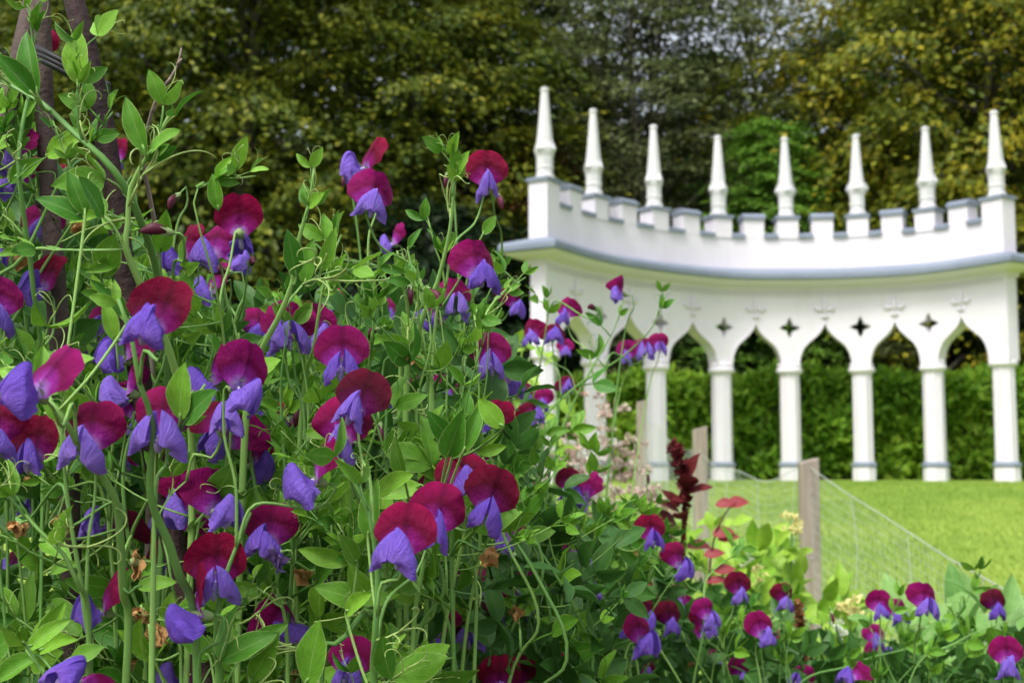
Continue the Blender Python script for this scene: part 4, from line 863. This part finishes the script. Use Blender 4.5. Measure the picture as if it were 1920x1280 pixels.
# ------------------------------------------------------------------ the tangle behind the front plants
rt = random.Random(21); tang = []
MARKS_NEAR = ['the slanting hazel pole', 'the magenta bloom with pale wings', 'the tied dark hazel pole', 'the forked stem with two bright leaflets', 'the large dark maroon bloom', 'the crimson bloom showing its back', 'the upright feathery shoot', 'the stacked maroon and crimson blooms', 'the twin blooms on one stalk', 'the frilled crimson bloom', 'the lone round crimson bloom', 'the blooms beside the end pier']
MARKS_DEEP = ['the foot of the poles', 'the dark pole and its tie', 'the dry twig', 'the feathery shoot', 'the stacked blooms', 'the twin blooms', 'the frilled bloom', 'the lone crimson bloom', 'the blooms before the end pier']
MARKS_LOW = ['under the loose shoot before the columns', 'before the pale dried seed heads', 'below the paired blooms', 'at the foot of the red amaranth', 'between amaranth and yellow snapdragon', 'below the nearest fence post', 'beside the dried brown spike', 'in front of the wire netting', 'under the pair of magenta blooms', 'at the low end of the netting']
spots = [(px, 1.02 + 0.10 * (k % 3)) for k, px in enumerate(range(-40, 1010, 95))] + [(px, 1.42 + 0.12 * (k % 2)) for k, px in enumerate(range(20, 1150, 130))] + [(px, 1.8 + 0.12 * (k % 2)) for k, px in enumerate(range(900, 1960, 110))]
for i, (bx, bd_) in enumerate(spots):
    mark = MARKS_NEAR if bd_ < 1.35 else (MARKS_DEEP if bd_ < 1.7 else MARKS_LOW); mk = mark[i if bd_ < 1.35 else (i - 12 if bd_ < 1.7 else i - 21)]
    lab = ('leafy sweet pea plant tangled just behind ' if bd_ < 1.35 else ('leafy sweet pea plant deep in the row, behind ' if bd_ < 1.7 else 'low bushy sweet pea plant ')) + mk
    grp = 'sweet peas of the inner tangle' if bd_ < 1.35 else ('sweet peas deep in the row' if bd_ < 1.7 else 'low sweet peas towards the netting')
    v = Vine(gx(bx, bd_ + 0.05), lab, grp, seed=300 + i); VN.append(v); tang.append((v, bx, bd_))
    for k in range(5 if bd_ < 1.35 else 4):
        x0 = bx + rt.uniform(-75, 75); top = lerp_prof(TOP, x0) + 170 * rt.random() ** 2 + (40 if k else 0) + rt.uniform(-40, 30); d = bd_ + rt.uniform(-0.06, 0.08); dx = rt.gauss(0, 95)
        v.stem([at(x0 + dx, top, d), at(x0 + dx * 0.45 + rt.uniform(-30, 30), top + 120, d), at(x0 + rt.uniform(-55, 55), top + 270, d), at(x0 - dx * 0.4 + rt.uniform(-40, 40), top + 420, d), at(x0, max(top + 600, 1300), d)], rad=0.0016, near=False, leafgap=(0.03, 0.05), big=0.95 if bd_ < 1.6 else 1.1)
        if bd_ < 1.35:
            for j in range(3): v.shoot(v.stems[-1], rt)
HL = [((273, 287), (232, 182), .85), ((278, 290), (332, 240), .85), ((72, 182), (40, 52), .87), ((66, 182), (-8, 100), .87), ((160, 405), (128, 318), .84), ((158, 410), (70, 366), .84), ((146, 160), (140, 50), .87), ((240, 602), (180, 524), .82), ((338, 790), (338, 682), .78), ((346, 792), (394, 730), .78), ((866, 852), (906, 752), .9), ((838, 858), (868, 770), .9),
      ((690, 1012), (702, 898), .84), ((555, 520), (540, 430), .93), ((572, 535), (584, 448), .95), ((600, 512), (630, 428), .95), ((626, 545), (640, 474), .97), ((905, 440), (930, 404), 1.08), ((765, 470), (788, 425), 1.1), ((762, 1262), (842, 1208), .84), ((575, 1290), (598, 1160), .84), ((255, 1100), (330, 1088), .84), ((648, 1150), (690, 1110), .85), ((470, 1275), (520, 1190), .86), ((410, 395), (398, 325), .92), ((855, 330), (850, 268), 1.08), ((50, 1210), (0, 1180), .82), ((215, 640), (195, 560), .9), ((760, 905), (735, 820), .9), ((130, 1240), (190, 1210), .82), ((395, 1235), (330, 1170), .86), ((300, 475), (312, 395), .95), ((190, 520), (215, 440), .95), ((345, 590), (352, 505), .95), ((700, 930), (770, 885), .9)]
def hero_leaf(b_, t_, d):
    r = rw; p = at(*b_, d); q = at(*t_, d * r.uniform(0.97, 1.0)); v = pick(p, -0.03); a = v.near_point(p, -0.03, 0.06); L = (q - p).length
    inst('leaf', r.choice(LFT), v.e, Matrix.Translation(p - v.base) @ frame(q - p, Vector((r.uniform(-0.4, 0.4), -0.9, 0.45))).to_4x4() @ Matrix.Scale(L, 4))
    if a is not None and (a[1] - p).length < 0.12:
        mb = MB(); mb.tube([x - v.base for x in catmull([a[1], a[1].lerp(p, 0.5) + Vector((0, 0, -0.004)), p, p.lerp(q, 0.15)], 0.006)], 0.0010, 6); mb.obj('leaf_stalk', M['stem'], v.e)
rw = random.Random(77)
def pick(p, lo=0.02):
    best = None
    for v in VN:
        a = v.near_point(p, lo, 0.10)
        if a is not None and (best is None or a[0] < best[0]): best = (a[0], v)
    return best[1] if best else VN[0]
for f in FL:
    f = f + (None,) * (9 - len(f)); px, py, W = f[:3]; d = max(0.70, min(2.4, 85.0 / W))
    v = pick(at(px, py + W * 0.4, d)); v.flower(px, py, W, f[3], f[4], f[5], f[6], f[7], f[8])
for px, py, W, yaw, pit in BUDS: pick(at(px, py, 85.0 / W), -0.01).flower(px, py, W * 0.9, yaw, pit, 0, kind='bud', d=max(0.75, min(2.2, 72.0 / W)))
rw = random.Random(77)
for q in HL: hero_leaf(*q)
for i in range(60):                                         # fallen-over and fading blooms, and fresh ones in the gaps
    x = rw.uniform(0, 1000); y = rw.uniform(lerp_prof(TOP, x) + 40, 1270); d = rw.uniform(0.88, 1.15); k = 'dry' if i < 26 else ('bud' if i < 34 else 'open'); W = (70 if k == 'dry' else 78) / d * 0.95
    if any((x - x_) ** 2 + (y - y_) ** 2 < (0.55 * W_ + (0.2 if k == 'dry' else 0.5) * W) ** 2 for x_, y_, W_, dd in KEEP): continue
    if k != 'dry': KEEP.append((x, y, W, d))
    pick(at(x, y + 10, d), 0.0).flower(x, y, W, rw.uniform(-75, 75), rw.uniform(-60, -10) if k != 'open' else rw.uniform(-5, 20), rw.uniform(-20, 20), rw.choice((0.1, 0.3, 0.5, 0.75, 0.95)), kind=k, d=d)
for i in range(170):                                        # more single leaves turned to the light low in the row
    x = rw.uniform(-20, 960); y = rw.uniform(max(640, lerp_prof(TOP, x) + 120), 1290); d = rw.uniform(0.86, 1.08); a_ = rw.uniform(-2.4, 2.4); l = rw.uniform(60, 105) * 0.9 / d; c = (x + 0.5 * l * sin(a_), y - 0.5 * l * cos(a_))
    if not any((c[0] - x_) ** 2 + (c[1] - y_) ** 2 < (0.6 * W_ + 0.45 * l) ** 2 for x_, y_, W_, dd in KEEP if dd > d - 0.05): hero_leaf((x, y), (x + l * sin(a_), y - l * cos(a_)), d)
for px, py, W, k in WIL: pick(at(px, py, 85.0 / W), -0.01).flower(px, py, W, rw.uniform(-180, 180), rw.uniform(-60, 20), rw.uniform(-40, 40), kind=k)

# small flowers inside the tangle
for v, bx, bd_ in tang:
    for k in range(2):
        x0 = bx + rt.uniform(-60, 60); y0 = lerp_prof(TOP, x0) + 60 + 500 * rt.random()
        if y0 < 1270: v.flower(x0, y0, 80 / (bd_ + 0.04), rt.uniform(-70, 70), rt.uniform(-10, 25), rt.uniform(-20, 20), rt.choice((D_ + .1, C_, M_, M_)), d=bd_ + rt.uniform(-0.03, 0.05))
        y0 = lerp_prof(TOP, x0) + 600 * rt.random() + 40
        if rt.random() < 0.5: v.flower(x0 + rt.uniform(-40, 40), y0, 60 / (bd_ + 0.04), rt.uniform(-70, 70), rt.uniform(-70, -20), 0, kind=rt.choice(('bud', 'bud', 'dry')), d=bd_)
# uncountable mass of shoots at the back of the row
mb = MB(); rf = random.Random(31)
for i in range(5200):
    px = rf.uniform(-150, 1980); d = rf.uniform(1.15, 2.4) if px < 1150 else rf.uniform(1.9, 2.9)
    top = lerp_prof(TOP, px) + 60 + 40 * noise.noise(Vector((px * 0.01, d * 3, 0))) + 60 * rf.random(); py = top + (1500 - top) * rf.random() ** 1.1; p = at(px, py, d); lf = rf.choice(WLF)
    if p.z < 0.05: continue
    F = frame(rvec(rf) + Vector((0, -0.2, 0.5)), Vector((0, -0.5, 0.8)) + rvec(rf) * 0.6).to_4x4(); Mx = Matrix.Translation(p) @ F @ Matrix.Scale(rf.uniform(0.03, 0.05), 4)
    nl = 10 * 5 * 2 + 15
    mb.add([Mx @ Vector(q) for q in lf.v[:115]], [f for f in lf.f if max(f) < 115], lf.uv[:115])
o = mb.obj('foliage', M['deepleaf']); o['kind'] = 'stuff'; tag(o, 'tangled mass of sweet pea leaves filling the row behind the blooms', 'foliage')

# ------------------------------------------------------------------ fence posts and wire netting
def m_post():
    m, t, b, o = mat('weathered_post'); tc = N(t, 'ShaderNodeTexCoord'); mp = N(t, 'ShaderNodeMapping'); mp.inputs['Scale'].default_value = (30, 30, 2.2); t.links.new(tc.outputs['Object'], mp.inputs[0])
    n = noise_node(t, 1, 6, mp.outputs[0]); c = ramp(t, [(0.3, (0.20, 0.16, 0.125)), (0.7, (0.38, 0.33, 0.27))], n.outputs[0]).outputs[0]
    t.links.new(c, b.inputs['Base Color']); b.inputs['Roughness'].default_value = 0.85; bump(t, b, n.outputs[0], 0.6, 0.01); return m
M['post'] = m_post(); M['wire'] = simple('galvanised_wire', (0.42, 0.47, 0.45), (0.52, 0.56, 0.54), 20, 0.5)
def post(px, top, d, w_, label, lean):
    p = at(px, top, d); zg = zlawn(p.y); e = empty('fence_post', (p.x, p.y, zg)); tag(e, label, 'post', 'wooden posts of the netting fence'); h = p.z - zg; mb = MB(); k = w_ / 2; c = 0.006; P = []
    for z in (-0.2, 0.3 * h, 0.7 * h, h - 0.008, h):
        q = k - (c if z == h else 0); ox = lean * z; P.append([(ox + x, y, z + (0.012 * x / k if z >= h - 0.01 else 0)) for x, y in ((-q + c, -q), (q - c, -q), (q, -q + c), (q, q - c), (q - c, q), (-q + c, q), (-q, q - c), (-q, -q + c))])
    mb.grid(P, [[(0.5, 0.5)] * 8] * 5, True); mb.f.append(tuple(len(mb.v) - 8 + i for i in range(8))); mb.obj('post', M['post'], e, False)
    for z in (0.25, 0.55, 0.85):                            # staples holding the wire
        mb = MB(); mb.tube([(-0.012 + lean * z * h, -k - 0.001, z * h), (-0.01 + lean * z * h, -k - 0.006, z * h), (0.01 + lean * z * h, -k - 0.006, z * h), (0.012 + lean * z * h, -k - 0.001, z * h)], 0.0016, 5); mb.obj('staple', M['wire'], e)
    return p
pa = post(1514, 862, 6.8, 0.098, 'weathered square fence post standing clear on the lawn side by the snapdragon', 0.004)
pb = post(1312, 802, 9.1, 0.098, 'weathered fence post beside the dark red amaranth tip', 0.0)
pc = post(1203, 752, 13.0, 0.10, 'weathered fence post in front of the third arcade column', 0.0)
pe_ = post(1990, 1150, 4.1, 0.09, 'short weathered fence post at the low end of the netting', 0.0)
def netting(A, B, sag, label, r):
    mb = MB(); L = (B - A).length; nx = int(L / 0.05); hA = A.z - zlawn(A.y); hB = B.z - zlawn(B.y)
    loc = Vector((A.x, A.y, zlawn(A.y)))
    def P(u, v):
        x = A.lerp(B, u); z0 = zlawn(x.y); zt = A.z + (B.z - A.z) * u - sag * sin(pi * u) * (1 + 0.25 * sin(11 * u)); z = z0 + 0.02 + (zt - z0 - 0.02) * v
        bul = 0.03 * noise.noise(Vector((u * L * 1.7, v * 2, r))); return Vector((x.x + bul, x.y + 0.02 * noise.noise(Vector((u * 5, v * 3, 4))), z)) - loc
    for i in range(nx + 1):
        u = i / nx; mb.tube([P(u + 0.004 * sin(9 * v + i), v) for v in [k / 8 for k in range(9)]], 0.0009 if i % 14 else 0.0028, 3, caps=False)
    nv = 20
    for j in range(nv + 1): mb.tube([P(i / nx, j / nv) for i in range(0, nx + 1, 2)], 0.0009 if j < nv else 0.0032, 3, caps=False)
    e = empty('wire_netting', loc); tag(e, label, 'netting', 'wire netting between the posts'); q = mb.obj('mesh', M['wire'], e); q['kind'] = 'stuff'
o_ = Vector((0, 0, -0.03))
netting(pa + o_, pe_ + o_, 0.02, 'wire netting sloping down from the clear-standing post over the lawn', 1)
netting(pb + o_ + Vector((0, 0, -0.15)), pa + o_, 0.12, 'sagging wire netting between the two posts beside the amaranth', 2)
netting(pc + o_, pb + o_ + Vector((0, 0, -0.15)), 0.12, 'wire netting running on to the post at the third column', 3)

# ------------------------------------------------------------------ other plants of the bed
M['amaranth'] = simple('amaranth_red', (0.075, 0.010, 0.014), (0.20, 0.028, 0.030), 18, 0.5, 0.3, trans=0.25)
M['redleaf'] = simple('red_leaf', (0.22, 0.02, 0.03), (0.40, 0.06, 0.07), 18, 0.5, 0.3, trans=0.3)
M['limeleaf'] = m_leaf('bed_lime_leaf', (0.20, 0.42, 0.03), (0.36, 0.56, 0.06), (0.4, 0.6, 0.12))
M['paleleaf'] = m_leaf('bed_pale_leaf', (0.16, 0.36, 0.08), (0.28, 0.48, 0.14), (0.4, 0.6, 0.3))
M['cream'] = simple('cream_petal', (0.78, 0.72, 0.25), (0.85, 0.80, 0.45), 30, 0.6, trans=0.3)
M['whitep'] = simple('white_petal', (0.75, 0.76, 0.66), (0.82, 0.82, 0.78), 30, 0.6, trans=0.3)
M['straw'] = simple('straw_head', (0.50, 0.40, 0.31), (0.72, 0.63, 0.54), 25, 0.9, 0.1, trans=0.2)
M['strawpink'] = simple('faded_pink_head', (0.52, 0.35, 0.29), (0.70, 0.54, 0.46), 25, 0.9, 0.1, trans=0.2)
M['rustbrown'] = simple('dried_spike', (0.14, 0.055, 0.025), (0.34, 0.17, 0.075), 40, 0.9, 0.1)
BLF = {k: [leaflet_mesh(k2 + 60, ra, fo, cu).mesh('leaf', M[k]) for k2, (ra, fo, cu) in enumerate(((0.5, 0.2, 0.4), (0.62, 0.15, 0.6), (0.42, 0.35, 0.3)))] for k in ('limeleaf', 'paleleaf', 'amaranth', 'redleaf')}
def floret(seed, m_, nm, n=9, sz=0.5):
    r = random.Random(seed); mb = MB()
    for i in range(n):
        d = rvec(r); d.z = abs(d.z) * 0.8; q = d * 0.4; leafcard(mb, q * 0.3, d, rvec(r), sz * r.uniform(0.8, 1.2), sz * 0.42)
        leafcard(mb, q * 0.8, d + rvec(r) * 0.6, rvec(r), sz * 0.7, sz * 0.35)
    return mb.mesh(nm, m_)
FLO = {k: [floret(i + 5, M[k], 'floret') for i in range(3)] for k in ('cream', 'whitep', 'straw', 'strawpink')}
class Bush:
    def __init__(s, px, d, name, label, cat, group=None, seed=0):
        b = at(px, 640, d); s.base = Vector((b.x, b.y, zlawn(b.y))); s.e = empty(name, s.base); tag(s.e, label, cat, group); s.r = random.Random(seed); s.d = d
    def stem(s, pts, rad, m_='stem', name='stem'):
        P = [at(*q) for q in pts]; l = P[-1]; P += [l.lerp(s.base, 0.55) + Vector((0, 0, 0.05 * l.z)), s.base + Vector((0, 0, -0.03))]; pp = catmull(P, 0.03); n = len(pp); mb = MB()
        mb.tube([p - s.base for p in pp], [rad * (0.5 + 0.5 * min(1, i / 8)) for i in range(n)], 6); mb.obj(name, M[m_], s.e); return pp
    def leaf(s, p, k, size, d=None, up=None):
        r = s.r; d = d or (rvec(r) + Vector((0, -0.3, 0.35))); up = up or (Vector((0, -0.4, 0.9)) + rvec(r) * 0.45)
        inst('leaf', r.choice(BLF[k]), s.e, Matrix.Translation(p - s.base) @ frame(d, up).to_4x4() @ Matrix.Scale(size, 4))
    def head(s, p, k, size, name='flower'):
        r = s.r; o = inst(name, r.choice(FLO[k]), s.e, Matrix.Translation(p - s.base) @ Euler((r.uniform(-.5, .5), r.uniform(-.5, .5), r.random() * 6)).to_matrix().to_4x4() @ Matrix.Scale(size, 4))
# amaranths
def amaranth(px, top, d, label, seed, k=1.0, leafm='amaranth'):
    b = Bush(px, d, 'amaranth', label, 'plant', 'red amaranths', seed); r = b.r; u = d / FPX
    pp = b.stem([(px - 14 * k, top + 4, d), (px - 6 * k, top + 34 * k, d), (px + 4 * k, top + 80 * k, d), (px + 2, top + 160 * k, d), (px, top + 330, d)], 0.006, 'amaranth')
    mb = MB(); tip = [at(px - 22 * k, top + 14 * k, d), at(px - 17 * k, top + 2, d), at(px - 9 * k, top + 16 * k, d), at(px, top + 52 * k, d), at(px + 6 * k, top + 100 * k, d), at(px + 4 * k, top + 150 * k, d)]; q = catmull(tip, 0.008); n = len(q)
    for i, p in enumerate(q):                               # bristly tassel
        t = i / n
        for j in range(12): dd = rvec(r); leafcard(mb, p - b.base, dd + Vector((0, 0, 0.3)), rvec(r), (0.006 + 0.020 * sin(pi * min(1, t + 0.1))) * k, 0.005 * k)
    mb.obj('tassel', M[leafm], b.e)
    for i in range(11):
        p = at(px + r.uniform(-8, 10) * k, top + (70 + 12 * i) * k, d); a = r.uniform(-1, 1); b.leaf(p, leafm, 0.075 * k * r.uniform(0.7, 1.2), Vector((a * 1.2 + 0.15, -0.4, r.uniform(-0.3, 0.8))))
amaranth(1280, 832, 2.6, 'dark red amaranth with hooked tassel tip before the fence post', 1)
amaranth(1215, 1030, 2.4, 'smaller red amaranth with bright red leaves low among the sweet peas', 2, 0.6, 'redleaf')
b = Bush(1345, 2.8, 'orach', 'red-leaved orach spray leaning out over the netting beside the amaranth', 'plant', None, 8); b.stem([(1375, 942, 2.8), (1345, 990, 2.8), (1330, 1080, 2.8), (1335, 1250, 2.8)], 0.003, 'amaranth')
for px, py in ((1340, 946), (1362, 944), (1335, 1000), (1345, 1010), (1318, 1040), (1322, 1090), (1338, 1070)): b.leaf(at(px, py, 2.8), 'redleaf', 0.05, Vector((0.9, -0.2, 0.15)), Vector((0, -0.8, 0.6)))
# yellow snapdragons
def snap(px, top, d, label, seed, k='cream', size=0.024):
    b = Bush(px, d, 'snapdragon', label, 'plant', 'pale snapdragons', seed); r = b.r; b.stem([(px, top, d), (px + 2, top + 60, d), (px - 4, top + 160, d), (px, top + 300, d)], 0.0035)
    for i in range(9): b.head(at(px + r.uniform(-14, 14), top + 2 + i * 4, d + r.uniform(-0.02, 0.02)), k, size)
    for i in range(26): b.leaf(at(px + r.uniform(-12, 12), top + 50 + i * 8, d), 'limeleaf', 0.06 * r.uniform(0.7, 1.2))
snap(1483, 965, 3.0, 'pale yellow snapdragon spike in front of the clear-standing fence post', 1)
snap(1592, 1122, 2.7, 'pale yellow snapdragon head low by the netting', 2, 'cream', 0.028)
snap(1402, 1030, 3.0, 'cream snapdragon beside the lime green clump', 3, 'whitep', 0.015)
snap(1425, 1060, 2.9, 'second cream snapdragon leaning by the lime green clump', 4, 'cream', 0.015)
snap(1572, 1165, 2.5, 'whitish snapdragon among the pale broad leaves', 5, 'whitep', 0.014)
# leafy clumps
def clump(px0, px1, top, d, k, size, n, label, seed, name='leafy_plant'):
    b = Bush((px0 + px1) / 2, d, name, label, 'plant', 'leafy plants of the bed', seed); r = b.r
    for j in range(4):
        x = px0 + (px1 - px0) * (j + 0.5) / 4; b.stem([(x, top + 30, d), (x + r.uniform(-20, 20), top + 150, d), (x, top + 330, d)], 0.003)
    for i in range(n):
        x = px0 + (px1 - px0) * r.random(); e_ = abs(2 * (x - px0) / (px1 - px0) - 1) ** 2; y = top + 60 * e_ + 330 * r.random() ** 1.5; b.leaf(at(x, y, d + r.uniform(-0.15, 0.2)), k, size * r.uniform(0.6, 1.25))
clump(1350, 1500, 1015, 3.1, 'limeleaf', 0.075, 110, 'lime green leafy clump at the foot of the yellow snapdragon', 1)
clump(1290, 1420, 970, 3.3, 'limeleaf', 0.065, 80, 'lime green leafy clump just behind the red amaranth', 2)
clump(1480, 1640, 1110, 2.9, 'limeleaf', 0.07, 90, 'yellow-green leafy clump beside the dried brown spike', 3)
clump(1600, 1800, 1150, 2.6, 'paleleaf', 0.085, 110, 'pale green leafy clump below the netting', 4)
clump(1760, 2000, 1140, 2.4, 'paleleaf', 0.10, 120, 'broad pale-leaved plant under the low end of the netting', 5)
clump(1400, 1560, 1160, 2.5, 'paleleaf', 0.065, 90, 'pale green leafy clump around the dried brown spike', 6)
clump(1130, 1300, 960, 3.4, 'limeleaf', 0.06, 90, 'light green leafy clump between seed heads and amaranth', 7)
clump(880, 1060, 640, 3.0, 'limeleaf', 0.055, 90, 'light green leafy plant behind the blooms by the end pier', 8)
# dried brown spike
b = Bush(1500, 2.2, 'dried_spike', 'dried rusty brown seed spike standing among the pale leaves', 'plant', None, 5); pp = b.stem([(1496, 1128, 2.2), (1499, 1180, 2.2), (1506, 1250, 2.2), (1510, 1330, 2.2)], 0.004, 'rustbrown'); mb = MB()
for i in range(26):
    p = at(1496 + i * 0.5, 1132 + i * 5, 2.2)
    for j in range(9): leafcard(mb, p - b.base, rvec(b.r) + Vector((0, 0, 0.4)), rvec(b.r), 0.012, 0.005)
mb.obj('seed_head', M['rustbrown'], b.e)
# pale dried seed heads in front of the arcade
rd = random.Random(9)
for i, (px, top, d, ph) in enumerate(((1010, 700, 3.6, 'behind the loose sweet pea shoot'), (1075, 720, 3.8, 'in front of the second arcade column'), (1140, 745, 3.9, 'between second and third arcade columns'), (1195, 830, 3.7, 'below the third arcade column'), (1105, 810, 3.4, 'low before the second arcade column'), (1180, 900, 3.4, 'beside the red amaranth'))):
    b = Bush(px, d, 'dried_seed_plant', 'dried plant with cream and pink seed heads ' + ph, 'plant', 'pale dried seed plants', i)
    for j in range(5):
        x = px + rd.uniform(-50, 50); t0 = top + rd.uniform(0, 120); b.stem([(x, t0, d), (x + rd.uniform(-10, 10), t0 + 120, d), (px + (x - px) * 0.5, t0 + 320, d)], 0.0025, 'straw')
        for k in range(13): b.head(at(x + rd.uniform(-32, 32), t0 + rd.uniform(-5, 170), d + rd.uniform(-0.06, 0.06)), rd.choice(('straw', 'straw', 'strawpink', 'whitep')), rd.uniform(0.02, 0.042), 'seed_head')
